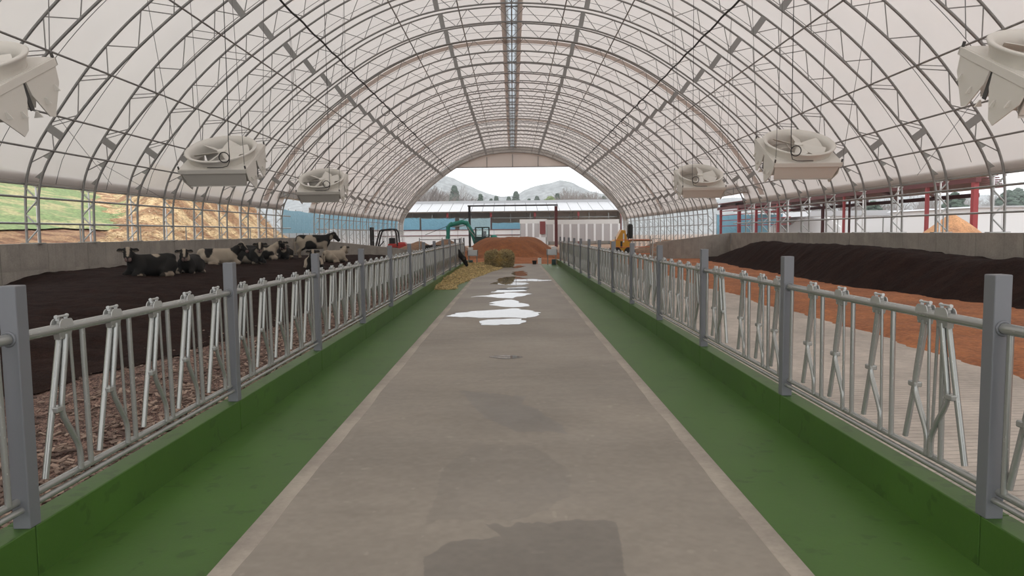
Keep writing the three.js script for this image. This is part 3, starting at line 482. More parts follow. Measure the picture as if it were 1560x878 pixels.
// ---------------------------------------------------------------- ventilation fans
function makeFan(group, label) {
  const t = thing('box_fan', label, 'fan', [0, 0, 0], 0, group);
  const R = 0.64;
  // housing seen from above: z towards the camera, y along the fan axis; the whole is tilted afterwards
  const tilt = new THREE.Group(); tilt.name = 'housing'; tilt.rotation.x = 0.5; t.add(tilt);
  const prof = [[R * 0.985, -0.1], [R * 0.985, 0.08], [R + 0.01, 0.15], [R + 0.05, 0.19], [R + 0.095, 0.2], [R + 0.115, 0.185], [R + 0.105, 0.16], [R + 0.06, 0.1], [R + 0.035, 0.0]].map(([x, y]) => new THREE.Vector2(x, y));
  obj('bellmouth', new THREE.LatheGeometry(prof, 48), M.fan, tilt);
  const top = new THREE.Shape([[-0.7, -0.7], [0.7, -0.7], [0.7, 0.7], [-0.7, 0.7]].map(([x, y]) => new THREE.Vector2(x, y))), hole = new THREE.Path(); hole.absarc(0, 0, R, 0, 7, true); top.holes.push(hole);
  obj('top_panel', new THREE.ExtrudeGeometry(top, { depth: 0.02, bevelEnabled: false, curveSegments: 40 }).rotateX(-Math.PI / 2).translate(0, -0.01, 0), M.fan, tilt);
  for (const s of [-1, 1]) {
    obj('side_lip', rbox(1.44, 0.1, 0.03, 0.008, 0, -0.045, s * 0.705), M.fan, tilt);
    obj('skirt_panel', prism([[-0.62, -0.42], [0.62, -0.42], [0.68, -0.1], [-0.68, -0.1]], 0.016).translate(0, 0.1, 0).rotateX(s * 0.3).translate(0, -0.1, s * 0.675), M.fan, tilt);
    obj('side_lip', rbox(0.03, 0.1, 1.44, 0.008, s * 0.705, -0.045, 0), M.fan, tilt);
    for (const q of [-1, 1]) { const w = obj('wing_panel', prism([[-0.33, 0.0], [0.33, 0.0], [0.3, -0.2], [0.12, -0.52], [0.02, -0.56], [-0.28, -0.22]].map(([x, y]) => [x * q, y]).sort(() => 0), 0.014).rotateY(Math.PI / 2), M.fan, tilt); w.position.set(s * 0.7, -0.06, q * 0.355); }
    obj('slot_shade_plate', box(0.012, 0.34, 0.07, s * 0.68, -0.25, 0), M.fanDark, tilt);  // dark plate stands in for the shade inside the slot
  }
  const flapEnd = prism([[-0.01, 0.03], [0.01, 0.03], [0.05, -0.05], [-0.05, -0.05]], 0.012).rotateY(0.2);
  for (let k = 0; k < 5; k++) { const f = obj('shutter_flap', box(1.2, 0.008, 0.22), M.fan, tilt); f.position.set(0, -0.36, -0.5 + k * 0.25); f.rotation.x = 1.0; for (const s of [-1, 1]) { const e = obj('flap_end', flapEnd, M.fan, tilt); e.position.set(s * 0.72, -0.3 - 0.16 * (1 - Math.abs(k - 2) / 2), -0.5 + k * 0.25); } }
  const rotor = new THREE.Group(); rotor.name = 'rotor'; rotor.position.y = 0.1; rotor.rotation.y = 0.35; tilt.add(rotor);
  obj('hub', new THREE.CylinderGeometry(0.09, 0.09, 0.1, 16), M.fan, rotor);
  const bs = new THREE.Shape(); bs.moveTo(0.06, -0.05); bs.quadraticCurveTo(0.3, -0.15, 0.56, -0.14); bs.quadraticCurveTo(0.585, 0.0, 0.55, 0.12); bs.quadraticCurveTo(0.3, 0.1, 0.06, 0.05);
  const bg = new THREE.ExtrudeGeometry(bs, { depth: 0.006, bevelEnabled: false, curveSegments: 6 }).rotateX(-Math.PI / 2).rotateX(0.5);
  for (let k = 0; k < 6; k++) { const b = obj('blade', bg, M.fan, rotor); b.rotation.y = k * Math.PI / 3; }
  for (let k = 0; k < 2; k++) bar('motor_strut', V(k ? 0 : -0.66, -0.12, k ? -0.66 : 0), V(k ? 0 : 0.66, -0.12, k ? 0.66 : 0), 0.016, M.fan, tilt);
  obj('motor', new THREE.CylinderGeometry(0.11, 0.11, 0.2, 18).translate(0, -0.14, 0), M.fan, tilt);
  for (const [x, z] of [[-0.7, 0.7], [0.7, 0.7], [-0.7, -0.7], [0.7, -0.7]]) obj('hanger_eye', box(0.025, 0.1, 0.03, x, 0.02, z * 0.98), M.fanDark, tilt);
  return t;
}
{
  const FXx = 6.27, FY = 3.47, proto = makeFan('fans over the pens', 'cream box fan');
  const fans = [proto, ...[1, 2, 3, 4, 5].map(() => dup(proto, [0, 0, 0]))];
  for (const s of [-1, 1]) for (const [z, where] of [[-8.35, 'third of its row from the barn'], [-15.8, 'second of its row from the barn'], [-24, 'first of its row from the barn']]) {
    const pen = s < 0 ? 'over the cattle pen' : 'over the empty pen', label = `cream box fan ${pen}, ${where}`;
    const f = fans.shift(); f.position.set(s * FXx, z > -10 ? FY + 0.14 : FY, z); tag(f, label, 'fan', 'fans over the pens');
    // hanging chains to the arches and the electric lead with a loop of slack
    const up = (dx, dz) => { const c = Math.cos(0.5), si = Math.sin(0.5); return V(dx, 0.1 * c - dz * si, 0.1 * si + dz * c); };
    const ex = s * (FXx - RX * s);
    for (const [dx, dz] of [[-0.7, 0.68], [0.7, 0.68], [-0.7, -0.68], [0.7, -0.68]]) {
      const a = up(dx, dz), X = Math.abs(s * FXx + dx * 1.35 - RX), p = inner[iAtX(X, s)]; bar('hanging_chain', a, V(p.x + RX - s * FXx, p.y - FY, Math.round((z + dz * 1.6 + 19) / 2.5) * 2.5 - 19 - z), 0.006, M.wire, f, 5);
    }
    const q = up(-s * 0.42, 0.76), yTop = inner[iAtX(Math.abs(s * FXx - s * 0.42 - RX), s)].y - FY;
    obj('power_lead', tube([V(q.x, yTop, q.z), V(q.x + 0.01, 1.2, q.z), V(q.x, 0.1, q.z + 0.02), V(q.x + 0.01, -0.12, q.z + 0.02), V(q.x + s * 0.06, -0.27, q.z - 0.04), V(q.x + s * 0.5, -0.3, q.z - 0.06)], 0.008, 60, 6), M.black, f);
    obj('lead_coil', new THREE.TorusGeometry(0.105, 0.011, 6, 26).rotateX(0.2).translate(q.x + s * 0.1, -0.1, q.z + 0.03), M.black, f);
  }
}

// ---------------------------------------------------------------- where things stand, read off the photograph
camera.updateMatrixWorld();
const rayTo = (u, v) => V((u - 780) / 1089.9, (439 - v) / 1089.9, -1).applyEuler(camera.rotation);
const onZ = (u, v, z) => { const d = rayTo(u, v); return camera.position.clone().addScaledVector(d, (z - camera.position.z) / d.z); };
const onGround = (u, v, fy) => { const d = rayTo(u, v), p = camera.position.clone(); for (let t = 2; t < 60; t += 0.02) { p.copy(camera.position).addScaledVector(d, t); if (p.y < fy(p.x, p.z)) break; } return p; };

// ---------------------------------------------------------------- puddles
{
  const P = [[[-1.358, -15.1], [-1.3, -15.6], [-0.93, -15.8], [0.0, -16.26], [0.39, -15.8], [0.49, -15.04], [0.28, -14.5], [-0.26, -14.55], [-0.74, -14.7], [-1.08, -14.75]],
    [[-0.61, -13.71], [-0.45, -14.1], [-0.06, -14.36], [0.24, -14.15], [0.265, -13.84], [-0.115, -13.47], [-0.36, -13.3]],
    [[-0.53, -17.54], [-0.17, -18.5], [0.25, -17.95], [0.35, -16.96], [-0.07, -16.71], [-0.31, -17.04]],
    [[-1.1, -19.4], [-0.46, -20.15], [-0.19, -20.7], [0.38, -20.48], [0.52, -20.02], [0.18, -19.44], [-0.17, -18.9], [-0.72, -19.5]],
    [[-0.57, -20.95], [-0.41, -22.0], [0.21, -23.0], [0.49, -22.4], [0.31, -21.2], [0, -20.9]],
    [[-0.79, -24.3], [-0.49, -25.1], [0.45, -24.78], [0.44, -23.85], [-0.11, -23.63], [-0.55, -24]],
    [[-0.55, -25.4], [-0.39, -27.4], [0.12, -28.4], [0.61, -26.9], [1.41, -25.75], [1.4, -25.6], [0.46, -25.5]],
    [[0.05, -31.4], [0.43, -32.4], [0.65, -29.9], [0.46, -28.7], [0.12, -29.0]], [[0.05, -36.5], [0.55, -38], [0.5, -35.9], [0.2, -35.2]],
    [[-0.31, -9.95], [-0.08, -10.09], [0.15, -9.93], [-0.08, -9.8]]];
  P.forEach((pts, k) => {
    const c = new THREE.CatmullRomCurve3(pts.map(([x, z]) => V(x, z, 0)), true, 'catmullrom', 0.6).getPoints(pts.length * 16).map((p) => new THREE.Vector2(p.x + 0.05 * (fbm(p.x * 6, p.y * 2, k) - 0.5) + (k === 9 ? 0 : 0.5 * (fbm(p.y * 3.2, k * 3.1, Math.sign(p.x) * 4, 3) - 0.5)), -p.y - 0.5 * (fbm(p.x * 3, p.y * 1.5, k + 40) - 0.5) * (k === 9 ? 0.2 : 1)));
    const g = new THREE.ExtrudeGeometry(new THREE.Shape(c), { depth: 0.003, bevelEnabled: true, bevelSize: 0.006, bevelThickness: 0.0015, bevelSegments: 1, curveSegments: 1 }).rotateX(-Math.PI / 2).translate(0, 0.0005, 0);
    tag(obj('puddle', g, M.water), k === 9 ? 'single small round puddle on the aisle between the pen posts' : `shallow mirror-like puddle in the aisle row, ${nth(9 - [1, 0, 2, 3, 4, 5, 6, 7, 8].indexOf(k))} from the hay bale`, 'puddle', k === 9 ? null : 'puddles down the aisle');
  });
}

// ---------------------------------------------------------------- cattle
function sdfMesh(caps, k, cell, colour) {
  const lo = [9, 9, 9], hi = [-9, -9, -9];
  for (const c of caps) for (let a = 0; a < 3; a++) { lo[a] = Math.min(lo[a], c.a[a] - c.r, c.b[a] - c.s); hi[a] = Math.max(hi[a], c.a[a] + c.r, c.b[a] + c.s); }
  const pad = cell * 2.5, n = [0, 1, 2].map((a) => Math.ceil((hi[a] - lo[a] + 2 * pad) / cell) + 1), o = lo.map((v) => v - pad), F = new Float32Array(n[0] * n[1] * n[2]).fill(0.5);
  const dist = (c, x, y, z) => { const bx = c.b[0] - c.a[0], by = c.b[1] - c.a[1], bz = c.b[2] - c.a[2], px = x - c.a[0], py = y - c.a[1], pz = z - c.a[2], t = clamp((px * bx + py * by + pz * bz) / (bx * bx + by * by + bz * bz + 1e-9)), dx = px - bx * t, dy = py - by * t, dz = pz - bz * t; return Math.sqrt(dx * dx + dy * dy + dz * dz) - lerp(c.r, c.s, t); };
  for (const c of caps) { // only near each bone
    const m = Math.max(c.r, c.s) + k + cell * 2, r0 = [0, 1, 2].map((a) => Math.max(0, Math.floor((Math.min(c.a[a], c.b[a]) - m - o[a]) / cell))), r1 = [0, 1, 2].map((a) => Math.min(n[a] - 1, Math.ceil((Math.max(c.a[a], c.b[a]) + m - o[a]) / cell)));
    for (let z = r0[2]; z <= r1[2]; z++) for (let y = r0[1]; y <= r1[1]; y++) for (let x = r0[0]; x <= r1[0]; x++) { const i = (z * n[1] + y) * n[0] + x, d = dist(c, o[0] + x * cell, o[1] + y * cell, o[2] + z * cell), f = F[i], h = Math.max(k - Math.abs(d - f), 0) / k; F[i] = Math.min(d, f) - h * h * k * 0.25; }
  }
  const id = new Int32Array(F.length).fill(-1), pos = [], idx = [], S = [1, n[0], n[0] * n[1]];
  for (let z = 0; z < n[2] - 1; z++) for (let y = 0; y < n[1] - 1; y++) for (let x = 0; x < n[0] - 1; x++) {
    const i = (z * n[1] + y) * n[0] + x; let m = 0, cx = 0, cy = 0, cz = 0, e = 0; const v = [];
    for (let q = 0; q < 8; q++) { const f = F[i + (q & 1) + ((q >> 1) & 1) * S[1] + (q >> 2) * S[2]]; v.push(f); if (f < 0) m |= 1 << q; }
    if (m === 0 || m === 255) continue;
    for (let q = 0; q < 8; q++) for (const a of [1, 2, 4]) if (!(q & a)) { const p = q | a, f = v[q], g = v[p]; if ((f < 0) !== (g < 0)) { const t = f / (f - g); cx += (q & 1) + (a === 1 ? t : 0); cy += ((q >> 1) & 1) + (a === 2 ? t : 0); cz += (q >> 2) + (a === 4 ? t : 0); e++; } }
    id[i] = pos.length / 3; pos.push(o[0] + (x + cx / e) * cell, o[1] + (y + cy / e) * cell, o[2] + (z + cz / e) * cell);
  }
  for (let z = 1; z < n[2] - 1; z++) for (let y = 1; y < n[1] - 1; y++) for (let x = 1; x < n[0] - 1; x++) {
    const i = (z * n[1] + y) * n[0] + x;
    for (let a = 0; a < 3; a++) { const f = F[i], g = F[i + S[a]]; if ((f < 0) === (g < 0)) continue; const u = S[(a + 1) % 3], w = S[(a + 2) % 3], A = id[i - u - w], B = id[i - w], C = id[i], D = id[i - u]; f < 0 ? idx.push(A, B, C, A, C, D) : idx.push(A, C, B, A, D, C); }
  }
  const col = []; for (let i = 0; i < pos.length; i += 3) { let best = null, bd = 9; for (const c of caps) { const d = dist(c, pos[i], pos[i + 1], pos[i + 2]); if (d < bd) { bd = d; best = c; } } col.push(...colour(pos[i], pos[i + 1], pos[i + 2], best)); }
  const g = new THREE.BufferGeometry(); g.setAttribute('position', new THREE.Float32BufferAttribute(pos, 3)); g.setAttribute('color', new THREE.Float32BufferAttribute(col, 3)); g.setIndex(idx); g.computeVertexNormals(); return g;
}
const B = (a, b, r, s = r, t = 'body') => ({ a, b, r, s, t });
M.hide = phys({ vertexColors: true, roughness: 0.8, specularIntensity: 0.3 });
function cowBones(pose, look) { // +x forward, y up, z to the cow's right
  const c = [], st = pose === 'stand' || pose === 'feed', y = st ? 0.42 : 0;
  c.push(B([-0.52, 0.40 + y, 0], [0.36, 0.40 + y, 0], 0.215, 0.205), B([-0.3, 0.26 + y, 0], [0.3, 0.25 + y, 0], 0.23, 0.2));
  c.push(B([-0.62, 0.50 + y, -0.09], [-0.62, 0.50 + y, 0.09], 0.125), B([-0.55, 0.57 + y, 0], [0.35, 0.555 + y, 0], 0.05), B([0.4, 0.34 + y, -0.07], [0.4, 0.36 + y, 0.07], 0.19));
  c.push(B([-0.74, 0.52 + y, 0], [-0.8, 0.3 + y, 0.02], 0.028, 0.02), B([-0.8, 0.3 + y, 0.02], [-0.8, st ? 0.3 : 0.08, 0.05], 0.02, 0.035));
  let h0, h1;                                            // poll and nose
  if (pose === 'feed') { h0 = [1.02, 0.42, 0]; h1 = [1.2, 0.10, 0]; c.push(B([0.45, 0.86, 0], [0.75, 0.72, 0], 0.17, 0.13), B([0.75, 0.72, 0], [1.0, 0.44, 0], 0.13, 0.1)); }
  else {
    const ca = Math.cos(look), sa = Math.sin(look), py = st ? 1.02 : 0.70; h0 = [0.74, py, 0]; h0 = [0.62 + 0.12 * ca, py + 0.02, 0.12 * sa]; h1 = [h0[0] + 0.25 * ca, py - 0.21, h0[2] + 0.25 * sa];
    c.push(B([0.4, 0.44 + y, 0], [0.6, (0.44 + y + py) / 2 + 0.02, 0.02 * sa], 0.175, 0.13), B([0.6, (0.44 + y + py) / 2 + 0.02, 0.02 * sa], h0, 0.13, 0.095));
  }
  const ax = V(h1[0] - h0[0], h1[1] - h0[1], h1[2] - h0[2]).normalize(), lat = V(0, 1, 0).cross(ax).normalize(), upv = ax.clone().cross(lat);
  const at = (f, l, u) => [h0[0] + ax.x * f + lat.x * l + upv.x * u, h0[1] + ax.y * f + lat.y * l + upv.y * u, h0[2] + ax.z * f + lat.z * l + upv.z * u];
  c.push(B(h0, at(0.16, 0, 0), 0.1, 0.085, 'head'), B(at(0.14, 0, -0.01), at(0.30, 0, -0.015), 0.075, 0.062, 'head'), B(at(0.31, 0.025, -0.01), at(0.31, -0.025, -0.01), 0.05, 0.05, 'nose'), B(at(0.02, 0, 0.05), at(0.0, 0, 0.075), 0.055, 0.05, 'head'));
  for (const s of [-1, 1]) { c.push(B(at(0.0, s * 0.08, 0.05), at(-0.01, s * 0.2, 0.035), 0.03, 0.04, 'ear'), B(at(-0.01, s * 0.2, 0.035), at(0.0, s * 0.25, 0.025), 0.04, 0.015, 'ear')); c.push(B(at(0.12, s * 0.072, 0.035), at(0.13, s * 0.074, 0.035), 0.016, 0.016, 'eye')); }
  if (st) for (const s of [-1, 1]) {
    c.push(B([0.4, 0.68, s * 0.12], [0.41, 0.40, s * 0.13], 0.11, 0.058), B([0.41, 0.40, s * 0.13], [0.41, 0.10, s * 0.13], 0.05, 0.036, 'leg'), B([0.41, 0.10, s * 0.13], [0.44, 0.03, s * 0.13], 0.042, 0.048, 'hoof'));
    c.push(B([-0.56, 0.76, s * 0.12], [-0.48, 0.54, s * 0.15], 0.17, 0.1), B([-0.48, 0.54, s * 0.15], [-0.67, 0.36, s * 0.14], 0.085, 0.052), B([-0.67, 0.36, s * 0.14], [-0.62, 0.10, s * 0.14], 0.048, 0.037, 'leg'), B([-0.62, 0.10, s * 0.14], [-0.58, 0.03, s * 0.14], 0.043, 0.05, 'hoof'));
  } else for (const s of [-1, 1]) {
    c.push(B([0.38, 0.26, s * 0.16], [0.6, 0.10, s * 0.19], 0.11, 0.065), B([0.6, 0.09, s * 0.19], [0.40, 0.05, s * 0.21], 0.058, 0.04, 'leg'), B([0.40, 0.05, s * 0.21], [0.33, 0.045, s * 0.21], 0.045, 0.045, 'hoof'));
    c.push(B([-0.5, 0.30, s * 0.18], [-0.2, 0.16, s * 0.27], 0.2, 0.11), B([-0.2, 0.12, s * 0.30], [-0.42, 0.06, s * 0.34], 0.07, 0.048, 'leg'), B([-0.42, 0.055, s * 0.34], [-0.12, 0.045, s * 0.38], 0.045, 0.042, 'leg'), B([-0.12, 0.045, s * 0.38], [-0.04, 0.045, s * 0.38], 0.046, 0.04, 'hoof'));
  }
  return { c, head: { h0, lat, upv, ax } };
}
const hideBlack = [0.016, 0.015, 0.014], hideWhite = [0.38, 0.32, 0.25], hideDirty = [0.20, 0.15, 0.11];
function makeCow(label, pose, seed, white, look, pos, heading, scale = 1, blaze = true) {
  const { c, head } = cowBones(pose, look);
  const col = (x, y, z, b) => {
    const n = fbm(x * 2.1 + seed * 3.7, y * 2.1 + seed, z * 2.1 - seed * 1.3, 2), d = fbm(x * 9, y * 9, z * 9 + seed, 2) - 0.5, soft = smooth(white - 0.012, white + 0.012, n + 0.02 * d);
    let t = mix3(hideWhite, hideBlack, soft);
    if (b.t === 'head') { const q = V(x - head.h0[0], y - head.h0[1], z - head.h0[2]), l = Math.abs(q.dot(head.lat)), u = q.dot(head.upv), f = q.dot(head.ax); t = blaze && l < 0.05 - 0.1 * f && u > 0.02 && f < 0.26 ? hideWhite : white > 0.75 ? hideWhite : hideBlack; }
    if (b.t === 'nose') t = blaze ? [0.16, 0.11, 0.1] : hideBlack; if (b.t === 'ear') t = y > head.h0[1] + 0.01 ? hideBlack : mix3(hideWhite, hideBlack, 0.4); if (b.t === 'eye') t = [0.005, 0.005, 0.005]; if (b.t === 'leg') t = mix3(hideWhite, hideDirty, 0.45 + d); if (b.t === 'hoof') t = [0.03, 0.025, 0.02];
    return mix3(t, [0.05, 0.033, 0.026], clamp(0.25 * (fbm(x * 5, y * 5, z * 5 + 9 + seed, 3) - 0.4)));
  };
  const g = sdfMesh(c, 0.07, 0.026, col); g.scale(scale, scale, scale);
  const o = obj('cow', g, M.hide); o.position.copy(pos); o.rotation.y = Math.atan2(-heading[1], heading[0]); tag(o, label, 'cow', 'cattle in the bedded pen'); return o;
}
{
  const at = (u, v, dy = -0.02) => { const p = onGround(u, v, packY); p.y = packY(p.x, p.z) + 0.0 + dy; return p; };
  makeCow('black heifer lying with head raised and white forehead mark, farthest from the standing cow', 'lie', 3, 0.22, -0.9, at(229, 421), [-0.44, 0.9], 1.0);
  makeCow('black heifer lying beside it with a long white face blaze, facing the aisle', 'lie', 8, 0.3, -0.25, at(289, 417), [0.2, 0.98], 0.92);
  makeCow('mostly dirty-white heifer lying with its rump to the wall and dark head turned away', 'lie', 14, 0.62, 0.5, at(336, 404), [0.85, -0.52], 0.98);
  makeCow('black and tan patched heifer lying in the huddle behind the white one', 'lie', 21, 0.42, 0.9, at(379, 402), [0.9, 0.42], 0.98);
  makeCow('dark heifer lying against the wall at the back of the huddle', 'lie', 27, 0.36, -0.4, at(399, 396), [0.98, -0.2], 1.0);
  makeCow('black and white heifer lying just behind the standing cow, facing the aisle', 'lie', 33, 0.42, 0.0, at(433, 395), [0.22, 0.97], 1.0);
  makeCow('black and tan patched heifer standing side-on at the end of the huddle', 'stand', 6, 0.44, 0.15, at(481, 396), [0.97, -0.15], 1.1, false);
  makeCow('white heifer lying low in front of the sloping end wall', 'lie', 47, 0.92, -0.3, at(511, 399.5), [0.5, -0.87], 0.85, false);
  makeCow('black and white calf lying nearest the feed barrier, facing the aisle', 'lie', 52, 0.42, 0.0, at(478, 411), [0.25, 0.97], 0.9);
  makeCow('black cow eating hay with its head through the feed barrier', 'feed', 61, 0.2, 0, V(-3.35, 0.1, -33.5), [1, 0.0], 1.05, false);
}

// ---------------------------------------------------------------- hay
{
  const hayW = (z) => lerp(0.35, 1.75, smooth(-22.6, -37, z)) + 0.3 * (fbm(z * 0.7, 4.1) - 0.5), hayY = (x, z) => { const e = -FX + hayW(z), t = smooth(e, e - 0.5, x) * smooth(-22.3, -23.4, z); return -0.06 + 0.15 * t + 0.10 * t * (fbm(x * 3, z * 3, 7) - 0.4) + (t > 0 && x > -AX ? 0.012 : 0); };
  const g = heightfield(-FX + 0.005, 0.15, -22.3, -39.6, 70, 340, hayY); const hay = tag(obj('loose_hay', g, M.straw), 'loose golden hay spread in the trough in front of the eating cow', 'hay', null, 'stuff');
  const strands = (name, n, fn, mat, label) => { const r = rng(n), im = new THREE.InstancedMesh(new THREE.BoxGeometry(0.2, 0.011, 0.012), mat, n), m4 = new THREE.Matrix4(), q = new THREE.Quaternion(), e = new THREE.Euler(), c = new THREE.Color(); for (let i = 0; i < n; i++) { const [p, tiltAmt] = fn(r); e.set((r() - 0.5) * tiltAmt, r() * 6.28, (r() - 0.5) * tiltAmt); q.setFromEuler(e); const k = 0.6 + r(); m4.compose(p, q, V(k, 1, 1)); im.setMatrixAt(i, m4); const t = 0.45 + 1.0 * r(); c.setRGB(t, t * (0.92 + 0.1 * r()), t * 0.9); im.setColorAt(i, c); } im.name = name; im.castShadow = im.receiveShadow = true; scene.add(im); return tag(im, label, 'hay', null, 'stuff'); };
  strands('hay_stalks', 12000, (r) => { const z = -22.5 - 17 * r(), x = -FX + 0.02 + (hayW(z) + 0.18) * Math.pow(r(), 0.8); return [V(x, Math.max(hayY(x, z), x > -AX ? 0.004 : -0.028) + 0.01, z), 0.6]; }, M.strand, 'loose hay stalks lying over the golden hay in the trough');
  const bg = new THREE.SphereGeometry(1, 48, 28), p = bg.attributes.position, c = onZ(761, 408.7, -36.4);
  for (let i = 0; i < p.count; i++) { const x = p.getX(i), y = p.getY(i), z = p.getZ(i), pw = (v, e) => Math.sign(v) * Math.pow(Math.abs(v), e), k = 1 + 0.12 * (fbm(x * 3 + 5, y * 3, z * 3, 4) - 0.5); p.setXYZ(i, pw(x, 0.5) * 0.66 * k, pw(y, 0.6) * 0.41 * k + 0.40, pw(z, 0.55) * 0.58 * k); }
  bg.computeVertexNormals(); const bale = thing('hay_bale', 'broken rounded hay bale sitting in the aisle by the orange soil', 'hay bale', [c.x, 0.0, -36.4]); obj('bale_body', bg, std({ map: rep(tStraw, 3, 2), color: new THREE.Color(0.8, 0.78, 0.72), roughness: 0.95, bumpMap: rep(tLump, 6, 4), bumpScale: 0.12 }), bale);
  const st = strands('loose_stalks', 3600, (r) => { const a = r() * 6.28, h = r() * 2 - 1, s = Math.sqrt(1 - h * h), pw = (v, e) => Math.sign(v) * Math.pow(Math.abs(v), e), x = Math.cos(a) * s, z = Math.sin(a) * s; return [V(pw(x, 0.5) * 0.69, Math.max(0.02, pw(h, 0.6) * 0.42 + 0.40), pw(z, 0.55) * 0.60), 2.2]; }, M.strandBale, ''); scene.remove(st); bale.add(st); st.userData = { kind: 'stuff' };
}

// ---------------------------------------------------------------- soil heaps
function heap(name, label, x, z, rx, rz, h, mat, seed, category = 'soil heap', y0 = -0.05) {
  const g = heightfield(-rx, rx, rz, -rz, 60, 40, (px, pz) => { const d = Math.hypot(px / rx, pz / rz), n = fbm(px * 0.9 + seed, pz * 0.9, seed, 4) - 0.5; return h * (name === 'soil_heap' ? smooth(0, 0.62, 1.02 - d * (1 + 0.25 * n)) : Math.pow(clamp(1.06 - d * (1 + 0.25 * n)), 0.8)) + 0.22 * n * smooth(1, 0.6, d) + 0.05 * (fbm(px * 4, pz * 4, seed + 3) - 0.5) - 0.02 * smooth(0.8, 1, d); });
  const o = obj(name, g, mat); o.position.set(x, y0, z); return tag(o, label, category);
}
heap('soil_heap', 'big orange soil heap at the end of the feed aisle', -0.15, -51.0, 3.9, 8.0, 1.45, M.heapSoil, 3);
heap('soil_mound', 'low trampled orange soil spread in front of the big heap', -0.2, -43.2, 4.4, 3.4, 0.32, M.soil, 8);
heap('spoil_heap', 'low grey-brown spoil heap behind the far end of the cattle pen barrier', -6.2, -47.5, 2.6, 2.2, 1.25, M.yard, 12);
heap('spoil_heap', 'low grey-brown spoil heap in front of the teal excavator', -5.2, -56, 2.6, 2.2, 1.35, M.yard, 19);
heap('sand_heap', 'tan sand heap beyond the compost pen wall under the red frame', 16.1, -26.3, 2.2, 2.2, 2.3, M.sand, 23, 'sand heap');
heap('earth_heap', 'brown earth heap behind the yellow loader', 11.3, -52, 3.2, 2.5, 1.2, M.yard, 29);

// ---------------------------------------------------------------- the bank outside the cattle pen
{
  const bankY = (x, z) => { const X = -x, end = 1 - smooth(-46, -53.5, z + 0.25 * (X - 15)), straw = smooth(0, 6, -z - 1.8 * X); const y = 1.15 + 0.26 * Math.max(0, X - 13.6) + straw * 2.7 * smooth(14.2, 19, X); return (y + 0.35 * (fbm(x * 0.5, z * 0.5, 3) - 0.5) * smooth(14, 16, X) + 0.3 * straw * (fbm(x * 1.3, z * 1.3, 6) - 0.5)) * end - 0.05; };
  const edgeSoil = (z) => -(17.0 + 1.8 * (fbm(z * 0.5, 2.2) - 0.5)), strawZ = (x) => -(1.0 + 6.0 * (fbm(x * 0.6, 5.5) - 0.5) - 1.7 * x);
  struct('ground_bank_soil', 'bare brown soil at the foot of the grassy bank', 'ground', heightfield(-13.05, -21, 12, -42, 40, 140, (x, z) => bankY(x, z)), M.bankSoil);
  struct('ground_bank_grass', 'green grassy bank rising outside the cattle pen wall', 'ground', heightfield(-17, -75, 12, -48, 90, 120, (x, z) => bankY(x, z) + 0.07, (x, z, t) => lerp(edgeSoil(z), -75, t)), M.grass);
  struct('ground_bank_straw', 'straw-strewn tan earth bank beside the side opening', 'ground', heightfield(-13.05, -48, -20, -56, 110, 110, (x, z) => bankY(x, z) + (z < strawZ(x) ? 0.13 : -0.25)), M.bank);
  const r = rng(15), n = 5200, im = new THREE.InstancedMesh(new THREE.BoxGeometry(0.5, 0.012, 0.02), M.chip, n), m4 = new THREE.Matrix4(), q = new THREE.Quaternion(), e = new THREE.Euler(), c = new THREE.Color();
  for (let i = 0; i < n; i++) { const x = -13.4 - r() * r() * 14, z = -25 - r() * 24; e.set((r() - 0.5) * 0.5, r() * 6.3, (r() - 0.5) * 0.5); q.setFromEuler(e); const k = 0.25 + 0.7 * r(); m4.compose(V(x, bankY(x, z) + (z < strawZ(x) ? 0.15 : -0.4), z), q, V(k, 1, 1)); im.setMatrixAt(i, m4); const t = r(); c.setRGB(lerp(0.32, 0.75, t), lerp(0.22, 0.58, t), lerp(0.13, 0.38, t)); im.setColorAt(i, c); }
  im.name = 'straw_litter'; im.castShadow = im.receiveShadow = true; scene.add(im); tag(im, 'pale straw litter strewn over the tan bank', 'straw', null, 'stuff');
}

// ---------------------------------------------------------------- tarpaulins and buildings beyond the hall
function tarpSheet(name, label, a, b, h0, h1, mat, n = 14) { // hung sheet from a to b (ground points), with folds
  const pos = [], uv = [], idx = [], m = 6, L = a.distanceTo(b), dir = b.clone().sub(a).normalize(), nor = V(-dir.z, 0, dir.x);
  for (let j = 0; j <= m; j++) for (let i = 0; i <= n; i++) { const t = i / n, y = lerp(h0, h1, j / m) - (j === m ? 0.06 * Math.sin(t * Math.PI * 3) ** 2 : 0), o = 0.12 * (fbm(t * L * 0.8, y * 0.9, a.x, 3) - 0.5) * (1 - 0.7 * j / m), p = a.clone().lerp(b, t).addScaledVector(nor, o); pos.push(p.x, y, p.z); uv.push(t * L, y); }
  for (let j = 0; j < m; j++) for (let i = 0; i < n; i++) { const k = j * (n + 1) + i; idx.push(k, k + 1, k + n + 1, k + 1, k + n + 2, k + n + 1); }
  const g = new THREE.BufferGeometry(); g.setAttribute('position', new THREE.Float32BufferAttribute(pos, 3)); g.setAttribute('uv', new THREE.Float32BufferAttribute(uv, 2)); g.setIndex(idx); g.computeVertexNormals();
  const t = thing(name, label, 'tarpaulin'); obj('sheet', g, mat, t);
  const k = Math.max(2, Math.round(L / 2.4)); for (let i = 0; i <= k; i++) { const p = a.clone().lerp(b, i / k).addScaledVector(nor, 0.12 * (nor.dot(camera.position.clone().sub(a)) > 0 ? -1 : 1)); bar('support_pole', V(p.x, -0.03, p.z), V(p.x, h1 + 0.1, p.z), 0.03, M.galv, t); }
  return t;
}
const G = (u, z) => { const p = onZ(u, 355, z); p.y = 0; return p; };
